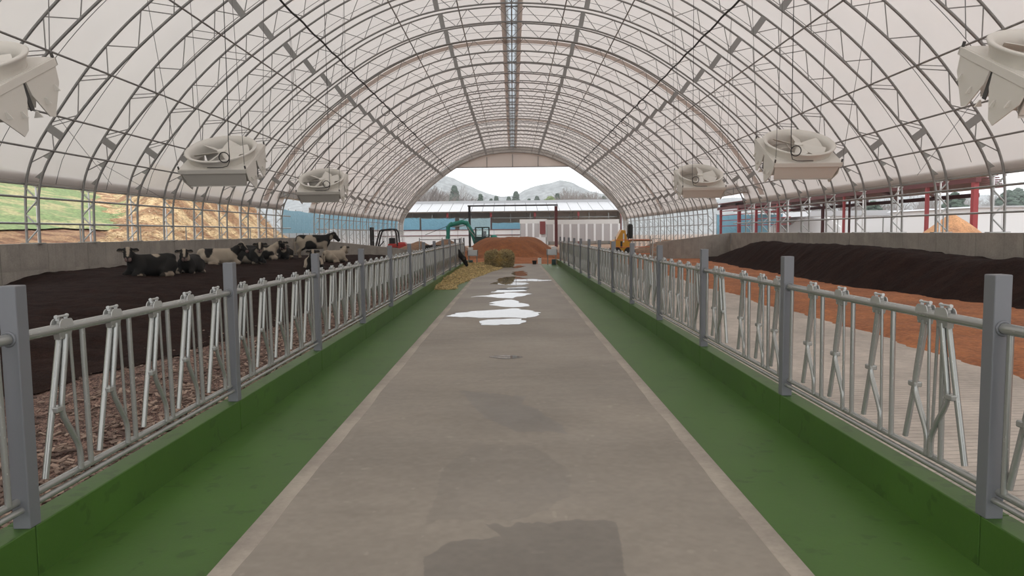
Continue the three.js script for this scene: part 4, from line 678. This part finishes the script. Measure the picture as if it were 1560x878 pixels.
tarpSheet('tarpaulin', 'bright blue tarpaulin screen beyond the straw bank', V(-17.6, 0, -55), V(-18.6, 0, -72), 1.9, 3.75, M.tarp, 26);
tarpSheet('tarpaulin', 'blue tarpaulin screen running behind the far arch legs towards the old barn', V(-18.6, 0, -72), V(-17.2, 0, -97), 2.3, 4.3, M.tarp, 30);
tarpSheet('white_screen', 'long white sheet screen below the blue tarpaulins', V(-19.4, 0, -55.5), V(-19.4, 0, -97.4), 0.05, 2.25, M.white, 30);

const BZ = -100;                                        // front of the old barn
{
  const X0 = -24, X1 = onZ(946, 330, BZ).x, eave = onZ(780, 321.5, BZ).y, ridge = onZ(780, 309, BZ - 7).y, b = thing('long_barn', 'long low barn with pale sheet roof and red posts across the far end', 'barn', [0, 0, BZ]);
  const n = 26; for (let i = 0; i < n; i++) { const a = lerp(X0, X1 + 0.6, i / n), w = (X1 + 0.6 - X0) / n; const p = obj('roof_sheet', box(w - 0.05, 0.05, Math.hypot(8.2, ridge - eave)), M.roofSheet, b); p.position.set(a + w / 2, (eave + ridge) / 2, -3.3); p.rotation.x = Math.atan2(ridge - eave, 7.6); }
  obj('ridge_cap', box(X1 - X0 + 1, 0.36, 0.5, (X0 + X1) / 2, ridge + 0.15, -7.1), M.roofSheet, b); obj('eave_beam', box(X1 - X0 + 1, 0.16, 0.14, (X0 + X1) / 2, eave - 0.12, 0.5), M.boarding, b);
  obj('rear_wall', box(X1 - X0, eave, 0.12, (X0 + X1) / 2, eave / 2, -14.6), M.boarding, b); { const rr = obj('rear_roof', box(X1 - X0 + 1, 0.06, 8), M.roofSheet, b); rr.position.set((X0 + X1) / 2, (eave + ridge) / 2, -11); rr.rotation.x = -Math.atan2(ridge - eave, 7.6); } for (const x of [X0 + 0.06, X1 - 0.06]) obj('gable_wall', prism([[-14.6, 0], [0, 0], [0, eave - 0.1], [-7.2, ridge - 0.1], [-14.6, eave - 0.1]], 0.12).rotateY(-Math.PI / 2).translate(x, 0, 0), M.boarding, b); for (let i = 0; i < 12; i++) obj('inner_board', box((X1 - X0) / 12 - 0.06, eave - 0.1, 0.08, lerp(X0, X1, (i + 0.5) / 12), eave / 2 - 0.05, -2.6), M.boarding, b);
  for (const u of [616, 682, 748, 815, 881, 946]) { const x = onZ(u, 340, BZ).x; obj('post', box(0.16, eave - 0.2, 0.16, x, (eave - 0.2) / 2, 0.1), M.darkRed, b); obj('post_head', box(0.3, 0.75, 0.2, x, eave - 0.42, 0.14), M.red, b); }
  for (let i = 0; i < 14; i++) obj('wall_stud', box(0.1, eave - 0.3, 0.1, lerp(X0, X1, (i + 0.5) / 14), (eave - 0.3) / 2, -2.48), M.galv, b); obj('loft_rail', box(X1 - X0 - 0.4, 0.1, 0.1, (X0 + X1) / 2, eave - 0.9, -2.46), M.galv, b);
  for (const [u0, u1, v0, v1, m, what] of [[560, 612, 332, 351, 'tarp', 'set farthest from the grey panels'], [614, 639, 332, 350.5, 'tarp', 'with a loose lower corner'], [642, 693, 332.5, 351, 'tarp', 'behind the excavator bucket'], [700, 747, 332.5, 350.5, 'tarpPale', 'faded, behind the excavator cab'], [750, 803, 339, 358, 'tarp', 'hung lowest, beside the grey panels']]) { const a = onZ(u0, v1, BZ + 0.6), c = onZ(u1, v0, BZ + 0.6); tarpSheet('barn_tarpaulin', `blue tarpaulin on the barn front, ${what}`, V(a.x, 0, BZ + 0.6), V(c.x, 0, BZ + 0.6), a.y, c.y, M[m], 12); }
  const lowWall = thing('low_wall', 'low white sheet wall along the foot of the barn with dark red rails', 'wall', [0, 0, BZ + 1.4]); const w0 = onZ(560, 352, BZ + 1.4), w1 = onZ(835, 352, BZ + 1.4);
  for (let i = 0; i < 10; i++) obj('wall_sheet', box((w1.x - w0.x) / 10 - 0.04, w0.y - 0.05, 0.06, lerp(w0.x, w1.x, (i + 0.5) / 10), (w0.y - 0.05) / 2, 0), M.white, lowWall);
  for (const y of [w0.y, w0.y - 0.75]) obj('wall_rail', box(w1.x - w0.x, 0.09, 0.09, (w0.x + w1.x) / 2, y, 0.08), M.darkRed, lowWall);
}
{ // grey panel screen in front of the barn
  const mk = (name, label, u0, u1, v0, v1, z, n) => { const a = onZ(u0, v1, z), c = onZ(u1, v0, z), t = thing(name, label, 'panel screen', [a.x, 0, z]), W = c.x - a.x, w = W / n, y0 = Math.max(0.02, a.y); obj('head_rail', box(W, 0.55, 0.1, W / 2, c.y - 0.28, -0.02), M.sheet, t); for (let i = 0; i < n; i++) { obj('panel', box(w - 0.28, c.y - 0.55 - y0, 0.05, (i + 0.5) * w, (c.y - 0.55 + y0) / 2, 0), M.sheetGrey, t); obj('panel_rib', box(0.26, c.y - 0.55 - y0, 0.09, (i + 1) * w, (c.y - 0.55 + y0) / 2, 0.02), M.white, t); } for (const x of [0.1, W - 0.1]) obj('screen_leg', box(0.12, c.y - 0.3, 0.12, x, (c.y - 0.3) / 2, -0.1), M.galv, t); return t; };
  mk('panel_screen', 'grey sheet panel screen with white ribs standing across the far opening', 832, 943, 334, 368, -90, 9);
  mk('panel_screen', 'browner grey panel screen set back beside the lowest tarpaulin', 792, 833, 334, 362, -96, 4);
  const p = thing('portal_frame', 'tall dark red portal frame with a black top beam', 'portal frame', [0, 0, -84]); const l = onZ(715, 314, -84), r = onZ(847, 314, -84);
  obj('post', box(0.26, l.y, 0.26, l.x, l.y / 2, 0), M.black, p); obj('post', box(0.34, r.y, 0.34, r.x, r.y / 2, 0), M.darkRed, p); obj('top_beam', box(r.x - l.x + 0.4, 0.16, 0.3, (l.x + r.x) / 2, l.y, 0), M.black, p); bar('brace', V(l.x - 5.2, 1.6, 0), V(l.x, 3.6, 0), 0.03, M.black, p);
  const rp = obj('hanging_cloth', (() => { const c = onZ(827, 347, -95); return new THREE.PlaneGeometry(0.75, 1.7, 4, 8).translate(c.x, c.y, -95.86); })(), M.red); { const q = rp.geometry.attributes.position; for (let i = 0; i < q.count; i++) q.setZ(i, q.getZ(i) + 0.04 * Math.sin(q.getX(i) * 9) + 0.03 * Math.sin(q.getY(i) * 5)); rp.material = std({ color: new THREE.Color(0.16, 0.03, 0.028), roughness: 0.8, side: THREE.DoubleSide }); rp.geometry.computeVertexNormals(); }
  tag(rp, 'dark red cloth hung on the browner grey panels', 'cloth');
}

// ---------------------------------------------------------------- yard beyond the compost pen
{
  const f = thing('steel_frame', 'unfinished dark red steel building frame beyond the compost pen', 'steel frame', [18, 0, 0]), H = 3.7;
  const sk = (x, z) => z - 1.55 * x;                      // the frame stands askew to the hall
  for (const [x, z, w] of [[0, -28, 0.24], [0, -31.2, 0.16], [0, -39, 0.14], [0, -48.6, 0.24], [0, -53, 0.2], [0, -57, 0.3], [0, -62, 0.22], [9, -28, 0.24], [9, -48.6, 0.24], [9, -62, 0.24], [4.5, -41, 0.14], [4.5, -45, 0.14]]) obj('column', box(w * 0.8, H, w * 0.8, x, H / 2, sk(x, z)), x ? M.darkRed : M.red, f);  // front columns take a brighter red, daylight on them put into the colour
  for (const x of [0, 9]) obj('eave_beam', box(0.2, 0.24, 35, x, H - 0.1, sk(x, -45.3)), M.darkRed, f); for (let z = -28; z >= -62; z -= 4.25) bar('rafter', V(0, H + 0.1, z), V(9, H + 0.1, sk(9, z)), 0.12, M.darkRed, f, 4);  // beam in the darker red, underside shade put into the colour
  for (let i = 0; i < 9; i++) obj('roof_sheet', box(1.08, 0.05, 35, i * 1.1 + 0.1, H + 0.27, sk(i * 1.0, -45.3)), M.darkRed, f);  // sheets coloured darker to carry the shade under the roof
  for (const y of [2.1, 2.55, 3.0, 3.35]) obj('side_rail', box(0.07, 0.06, 16, 0.05, y, -54.6), M.red, f);
  tarpSheet('tarpaulin', 'blue tarpaulin sheet behind the red steel frame', G(1092, -74), G(1192, -74), 0.4, 3.35, M.tarp, 18);
  const wb = (name, label, u0, u1, v0, z, d, roof) => { const a = G(u0, z), c = G(u1, z), h = onZ((u0 + u1) / 2, v0, z).y, W = c.x - a.x, t = thing(name, label, 'building', [a.x, 0, z]); const k = Math.max(3, Math.round(W / 2.2)); for (let i = 0; i < k; i++) { const open = name === 'white_shed' && i >= k * 0.35 && i < k * 0.9, y0 = open ? h * 0.42 : 0; obj('wall_panel', box(W / k - 0.03, h - y0, 0.12, (i + 0.5) * W / k, (h + y0) / 2, 0), M.white, t); } obj('rear_wall', box(W, h, 0.12, W / 2, h / 2, -d), M.white, t); obj('end_wall', box(0.12, h, d, 0.06, h / 2, -d / 2), M.white, t); obj('end_wall', box(0.12, h, d, W - 0.06, h / 2, -d / 2), M.white, t); obj('roof', prism([[-0.3, h], [W + 0.3, h], [W + 0.1, h + roof], [0.1, h + roof]], d + 0.6).translate(0, 0, -d / 2), M.roofSheet, t); return [t, W, h]; };
  wb('white_shed', 'long white shed with a wide low opening beyond the yard', 1232, 1400, 329, -80, 10, 0.6);
  wb('white_building', 'plain white panelled building beside the sand heap', 1486, 1640, 316, -62, 14, 0.15);
  const tent = thing('white_tent', 'low white covered stack beside the red columns', 'covered stack', [G(1224, -66).x, 0, -66]); obj('cover', prism([[-2.6, 0], [2.6, 0], [2.4, 1.9], [1.4, 2.7], [-1.2, 2.75], [-2.4, 1.8]], 4, 0.12), M.white, tent); obj('base_band', box(5.3, 0.35, 4.3, 0, 0.2, 0), M.yellow, tent);
}

// ---------------------------------------------------------------- machines and small things at the aisle end
{ // teal excavator, boom towards the cattle pen
  const z = -63, c = G(735, z), t = thing('excavator', 'teal mini excavator with raised boom behind the orange soil heap', 'excavator', [c.x, 0, z]);
  for (const s of [-1, 1]) { const k = obj('track', rbox(2.1, 0.5, 0.36, 0.2, 0, 0.26, s * 0.62), M.rubber, t); k.name = 'track'; }
  obj('undercarriage', rbox(1.3, 0.24, 0.9, 0.05, 0, 0.52, 0), M.tealDark, t); obj('deck', rbox(1.9, 0.5, 1.5, 0.12, 0.25, 0.88, 0), M.tealDark, t); obj('counterweight', rbox(0.62, 0.72, 1.46, 0.26, 1.0, 1.22, 0), M.teal, t);
  const cab = new THREE.Group(); cab.name = 'cab'; cab.position.set(0.0, 1.1, 0.2); t.add(cab); obj('cab_roof', rbox(1.26, 0.1, 1.0, 0.04, 0, 1.12, 0), M.tealDark, cab); for (const x of [-0.58, 0.02, 0.58]) for (const zz of [-0.44, 0.44]) obj('pillar', box(0.09, 1.1, 0.08, x, 0.56, zz), M.tealDark, cab); obj('lower_door', box(1.2, 0.34, 0.9, 0, 0.16, 0), M.tealDark, cab); for (const zz of [-0.46, 0.46]) obj('window_pane', box(1.12, 0.74, 0.01, 0, 0.7, zz), M.glass, cab); obj('operator_seat', rbox(0.4, 0.6, 0.42, 0.05, 0.15, 0.5, 0), M.black, cab);
  const J = [[-0.62, 0.95], [-0.9, 1.75], [-1.35, 2.6], [-1.75, 2.72], [-2.75, 2.5]], st = [[-2.6, 2.62], [-3.0, 2.35], [-3.02, 1.5], [-3.12, 0.75]];
  obj('boom', mergeGeometries([...J.slice(1).map((p, i) => barGeo(V(J[i][0], J[i][1], 0), V(p[0], p[1], 0), 0.22, 6, 0.2)), ...J.map((p) => new THREE.SphereGeometry(0.215, 8, 6).translate(p[0], p[1], 0))].map((g) => g.toNonIndexed())), M.teal, t);
  obj('stick', mergeGeometries(st.slice(1).map((p, i) => barGeo(V(st[i][0], st[i][1], 0), V(p[0], p[1], 0), 0.21, 6, 0.17)).map((g) => g.toNonIndexed())), M.teal, t);
  bar('hydraulic_ram', V(-1.5, 2.42, 0), V(-2.6, 2.3, 0), 0.05, M.steel, t); bar('hydraulic_ram', V(-0.5, 1.2, 0.2), V(-1.3, 2.3, 0.15), 0.05, M.steel, t); bar('bucket_link', V(-3.18, 1.6, 0), V(-3.25, 0.7, 0), 0.06, M.white, t);
  obj('bucket', prism([[-3.4, 0.75], [-2.95, 0.75], [-2.85, 0.35], [-3.1, 0.08], [-3.45, 0.15], [-3.25, 0.4]], 0.6, 0.02), M.tealDark, t);
}
{ // black and red forklift behind the sloping end wall
  const z = -50, c = G(591, z), t = thing('forklift', 'red forklift with black mast and overhead guard behind the cattle pen end wall', 'forklift', [c.x, 0, z]);
  for (const zz of [-0.34, 0.34]) obj('mast_rail', box(0.14, 2.2, 0.12, -1.12, 1.12, zz), M.black, t); for (const y of [0.5, 1.3, 2.1]) obj('mast_bar', box(0.12, 0.1, 0.74, -1.12, y, 0), M.black, t); obj('carriage', box(0.1, 0.5, 0.9, -1.24, 0.5, 0), M.black, t);
  for (const zz of [-0.25, 0.25]) obj('fork', box(1.0, 0.05, 0.1, -1.78, 0.1, zz), M.steel, t); obj('chassis', rbox(1.9, 0.5, 1.0, 0.08, 0, 0.55, 0), M.black, t); obj('counterweight', rbox(0.62, 0.85, 1.06, 0.2, 0.98, 0.75, 0), M.redBody, t); obj('hood', rbox(0.75, 0.3, 0.8, 0.08, 0.4, 0.92, 0), M.redBody, t);
  for (const zz of [-0.46, 0.46]) { obj('guard_frame', tube([V(-0.78, 0.85, zz), V(-0.62, 1.5, zz), V(-0.42, 1.98, zz), V(-0.1, 2.04, zz), V(0.5, 2.04, zz), V(0.62, 1.9, zz), V(0.72, 0.9, zz)], 0.055, 40, 8), M.black, t); } for (let i = 0; i < 5; i++) obj('roof_slat', box(0.05, 0.04, 0.92, -0.35 + i * 0.22, 2.05, 0), M.black, t);
  for (const x of [-0.75, 0.75]) for (const zz of [-0.48, 0.48]) { const w = obj('wheel', new THREE.CylinderGeometry(0.3, 0.3, 0.2, 20).rotateX(Math.PI / 2), M.rubber, t); w.position.set(x, 0.29, zz); } obj('seat', rbox(0.4, 0.55, 0.45, 0.07, 0.28, 1.2, 0), M.black, t); bar('steering_column', V(-0.6, 0.9, 0), V(-0.3, 1.25, 0), 0.04, M.black, t);
}
{ // yellow loader
  const z = -49, c = G(946, z), t = thing('loader', 'small yellow wheel loader with a black seat back behind the compost pen', 'loader', [c.x, 0, z]);
  obj('body', prism([[-0.62, 0.3], [0.55, 0.3], [0.55, 1.05], [0.32, 1.15], [0.2, 1.78], [-0.02, 1.82], [-0.35, 1.2], [-0.62, 1.05]], 1.0, 0.03), M.yellow, t); obj('hood_stripe', box(0.1, 0.6, 1.08, 0.1, 1.3, 0), M.white, t); obj('grille', box(0.14, 0.45, 1.08, -0.05, 0.85, 0), M.black, t); obj('seat_back', rbox(0.34, 1.0, 0.6, 0.14, 0.62, 1.75, 0), M.black, t); obj('roll_bar', tube([V(0.42, 1.0, -0.4), V(0.46, 1.5, -0.4), V(0.46, 1.5, 0.4), V(0.42, 1.0, 0.4)], 0.03, 20, 6), M.black, t); obj('lift_arm', box(1.6, 0.12, 0.12, 1.2, 1.12, 0.5), M.wood, t); obj('lift_arm', box(1.6, 0.12, 0.12, 1.2, 1.12, -0.5), M.wood, t);
  for (const x of [-0.42, 0.5]) for (const zz of [-0.56, 0.56]) { const w = obj('wheel', new THREE.CylinderGeometry(0.36, 0.36, 0.26, 20).rotateX(Math.PI / 2), M.rubber, t); w.position.set(x, 0.35, zz); }
}
{ // stepladder by the end of the compost pen wall
  const z = -41.75, t = thing('stepladder', 'aluminium stepladder standing by the compost pen end wall', 'ladder', [G(1000, z).x, 0, z]); for (const s of [-1, 1]) { bar('stile', V(s * 0.3, 0, 0.35), V(s * 0.2, 1.3, 0.05), 0.03, M.galvBright, t, 6, true); bar('rear_stile', V(s * 0.34, 0, -0.45), V(s * 0.2, 1.28, 0), 0.025, M.galvBright, t, 6, true); } for (let i = 0; i < 4; i++) { const k = (i + 1) / 5; bar('rung', V(-0.28 + 0.08 * k, 1.3 * k, 0.35 - 0.3 * k), V(0.28 - 0.08 * k, 1.3 * k, 0.35 - 0.3 * k), 0.018, M.galvBright, t); } obj('top_step', box(0.5, 0.04, 0.2, 0, 1.31, 0.02), M.galvBright, t);
  const f = thing('pipe_gate', 'rusty pipe gate between the barrier and the compost pen end wall', 'gate', [0, 0, -41]); for (const x of [5.9, 6.9, 7.9]) bar('gate_post', V(x, 0, 0), V(x, 1.45, 0), 0.03, M.galv, f, 6, true); for (const y of [0.45, 0.85, 1.25]) bar('gate_rail', V(5.9, y, 0), V(7.9, y, 0), 0.022, M.orange, f);
  const g = thing('pipe_gate', 'grey pipe gate between the sloping wall and the cattle barrier end', 'gate', [0, 0, -41]); for (const x of [-5.3, -4.0, -2.9]) bar('gate_post', V(x, 0, 0), V(x, 1.5, 0), 0.03, M.galv, g, 6, true); for (const y of [0.5, 0.95, 1.4]) bar('gate_rail', V(-5.3, y, 0), V(-2.9, y, 0), 0.022, M.galv, g);
}
for (const s of [-1, 1]) { // steel drinking troughs on legs at the ends of both barriers
  const z = -38.9, t = thing('water_trough', s < 0 ? 'small steel water box on legs at the end of the hay-filled trough' : 'small steel water box on legs at the end of the empty trough', 'water trough', [s * (FX - 0.32), -0.03, z]);
  obj('basin', mergeGeometries([box(0.56, 0.03, 0.5, 0, 0.55, 0), box(0.56, 0.3, 0.03, 0, 0.7, 0.235), box(0.56, 0.3, 0.03, 0, 0.7, -0.235), box(0.03, 0.3, 0.5, 0.265, 0.7, 0), box(0.03, 0.3, 0.5, -0.265, 0.7, 0)]), M.steel, t); for (const x of [-0.22, 0.22]) for (const zz of [-0.2, 0.2]) bar('leg', V(x, 0, zz), V(x, 0.55, zz), 0.018, M.galv, t, 6, true); obj('valve_box', rbox(0.2, 0.3, 0.2, 0.02, s * 0.1, 0.16, 0), M.tealDark, t); obj('float_cover', rbox(0.26, 0.16, 0.3, 0.03, s * 0.12, 0.92, 0), M.white, t);
}
{ const z = -39.2, p = onZ(822, 402, z), t = thing('paint_tin', 'pale square tin standing at the end of the aisle', 'tin', [p.x, 0, z]); obj('tin_body', rbox(0.2, 0.34, 0.2, 0.015, 0, 0.17, 0), M.white, t); obj('tin_cap', new THREE.CylinderGeometry(0.04, 0.04, 0.04, 12).translate(0.04, 0.355, 0), M.black, t); const u = thing('bucket', 'small dark bucket beside the pale tin at the aisle end', 'bucket', [p.x - 0.28, 0, z]); obj('bucket_body', new THREE.LatheGeometry([[0.0, 0], [0.1, 0], [0.13, 0.2], [0.12, 0.2], [0.095, 0.015], [0, 0.015]].map(([x, y]) => new THREE.Vector2(x, y)), 18), M.black, u); obj('bucket_handle', new THREE.TorusGeometry(0.125, 0.006, 5, 16, Math.PI).translate(0, 0.19, 0), M.galv, u); }

// ---------------------------------------------------------------- trees and hills
function bareTree(seed) {
  const r = rng(seed), out = [], grow = (p, d, len, rad, lvl) => { const q = p.clone().addScaledVector(d, len); out.push(barGeo(p, q, rad, lvl > 2 ? 3 : 4, rad * 0.65)); if (lvl >= 5) return; const n = lvl === 0 ? 6 : lvl === 1 ? 4 : lvl < 3 ? 3 : 2; for (let i = 0; i < n; i++) { const dd = d.clone().add(V((r() - 0.5) * 1.25, 0.28 * r(), (r() - 0.5) * 1.25)).normalize(); grow(p.clone().lerp(q, lvl === 0 ? 0.45 + 0.55 * r() : 0.7 + 0.3 * r()), dd, len * (0.6 + 0.25 * r()), rad * 0.62, lvl + 1); } };
  grow(V(0, 0, 0), V(0, 1, 0), 3.4, 0.24, 0); return mergeGeometries(out);
}
function conifer(seed, wide, h) {
  const r = rng(seed), out = []; for (let i = 0; i < 170; i++) { const k = Math.pow(r(), 0.8), y = h * (0.12 + 0.88 * k), rad = wide * Math.pow(1 - k, 0.75) * (0.35 + 0.65 * r()) + 0.06, a = r() * 6.28; const g = new THREE.IcosahedronGeometry(0.28 + 0.5 * (1 - k), 0).scale(1.2, 0.7, 1.2).rotateY(r() * 6).translate(Math.cos(a) * rad, y, Math.sin(a) * rad); out.push(g); } return mergeGeometries(out);
}
{
  const bare = [1, 2, 3].map((s) => bareTree(s * 17)), con = [conifer(4, 1.7, 9), conifer(9, 1.3, 9)], bush = conifer(13, 3.2, 6);
  const r = rng(91);
  const place = (name, label, cat, u, vTop, z, geo, baseH, mat, group, trunk) => { const p = onZ(u, vTop, z), h = Math.max(2, p.y) / baseH, t = thing(name, label, cat, [p.x, -0.1, z], r() * 6.28, group); obj('crown', geo, mat, t); if (trunk) bar('trunk', V(0, 0, 0), V(0, baseH * 0.5, 0), 0.18, M.bark, t); t.scale.setScalar(h); return t; };
  const hOf = bare.map((g) => { g.computeBoundingBox(); return g.boundingBox.max.y; });
  for (let i = 0; i < 17; i++) { const k = i % 3; place('bare_tree', 'tall leafless tree in the grove behind the barn ridge where the hill is highest', 'tree', 598 + i * 7.2 + (r() - 0.5) * 6, 274 + r() * 16 + Math.max(0, i - 11) * 3, -140 - ((i * 7) % 17) * 12, bare[k], hOf[k], i % 2 ? M.bark : M.barkPale, 'leafless grove behind the barn'); }
  for (let i = 0; i < 10; i++) { const k = i % 3; place('bare_tree', 'leafless tree in the thin grove behind the grey panel end of the barn', 'tree', 856 + i * 7.5 + (r() - 0.5) * 6, 284 + r() * 10, -140 - ((i * 3) % 10) * 11, bare[k], hOf[k], M.barkPale, 'leafless grove behind the panels'); }
  for (const [u, v, k] of [[692, 283, 0], [732, 296, 1], [748, 303, 1], [756, 299, 1], [775, 300, 0], [786, 292, 0], [806, 303, 1], [818, 299, 0], [849, 295, 1], [890, 298, 0], [920, 299, 0], [931, 300, 0]]) place('conifer_tree', 'dark evergreen tree showing above the barn roof', 'tree', u, v, -150 - (u * 13) % 71, con[k], 9, M.evergreen, 'evergreens above the barn roof', true);
  place('leafy_tree', 'rounded pale green leafy tree above the barn roof', 'tree', 838, 299.5, -158, bush, 6, M.bush, null, true);
  for (let i = 0; i < 22; i++) { const k = i % 3; place('bare_tree', 'leafless tree in the wood beyond the white sheds', 'tree', 1196 + i * 17 + (r() - 0.5) * 10, 293 + r() * 12, -105 - ((i * 5) % 22) * 6, bare[k], hOf[k], i % 2 ? M.bark : M.barkPale, 'leafless wood beyond the sheds'); }
  for (const [u, v] of [[1455, 293], [1536, 290], [1552, 287], [1568, 290], [1330, 306]]) place('leafy_tree', 'dark evergreen tree in the wood beyond the white sheds', 'tree', u, v, -98 - ((u * 7) % 5) * 9, bush, 6, M.evergreen, 'evergreens beyond the sheds', true);
  const ridge = [[-400, 300], [300, 296], [520, 298], [600, 296], [640, 284], [660, 272], [675, 268], [690, 271], [705, 279], [722, 288], [742, 296], [765, 301], [785, 299], [800, 289], [815, 284], [830, 281], [850, 276], [866, 278], [878, 285], [895, 293], [915, 297], [940, 304], [1000, 306], [1200, 300], [2000, 296]];
  const HZ = -620, ry = (x) => { const P = ridge.map(([u, v]) => onZ(u, v, HZ)); for (let i = 1; i < P.length; i++) if (x < P[i].x) return lerp(P[i - 1].y, P[i].y, clamp((x - P[i - 1].x) / (P[i].x - P[i - 1].x))); return P[P.length - 1].y; };
  const pts = []; for (let x = -620; x <= 760; x += 5) pts.push(ry(x));
  struct('hill_ridge', 'pale misty wooded hills behind the barn', 'hill', heightfield(-620, 760, -400, -840, 276, 60, (x, z) => { const y = pts[clamp(Math.round((x + 620) / 5), 0, pts.length - 1)], t = z > HZ ? smooth(-400, HZ, z) : 1 - smooth(HZ, -840, z); return -2 + (y + 2) * t + 3.0 * (fbm(x * 0.12, z * 0.12, 5, 4) - 0.5) * t; }), M.hill);
  struct('ground_fields', 'flat winter fields stretching to the hills', 'ground', heightfield(-700, 800, -189, -840, 40, 30, () => -0.4), M.yard);
}

renderer.render(scene, camera);
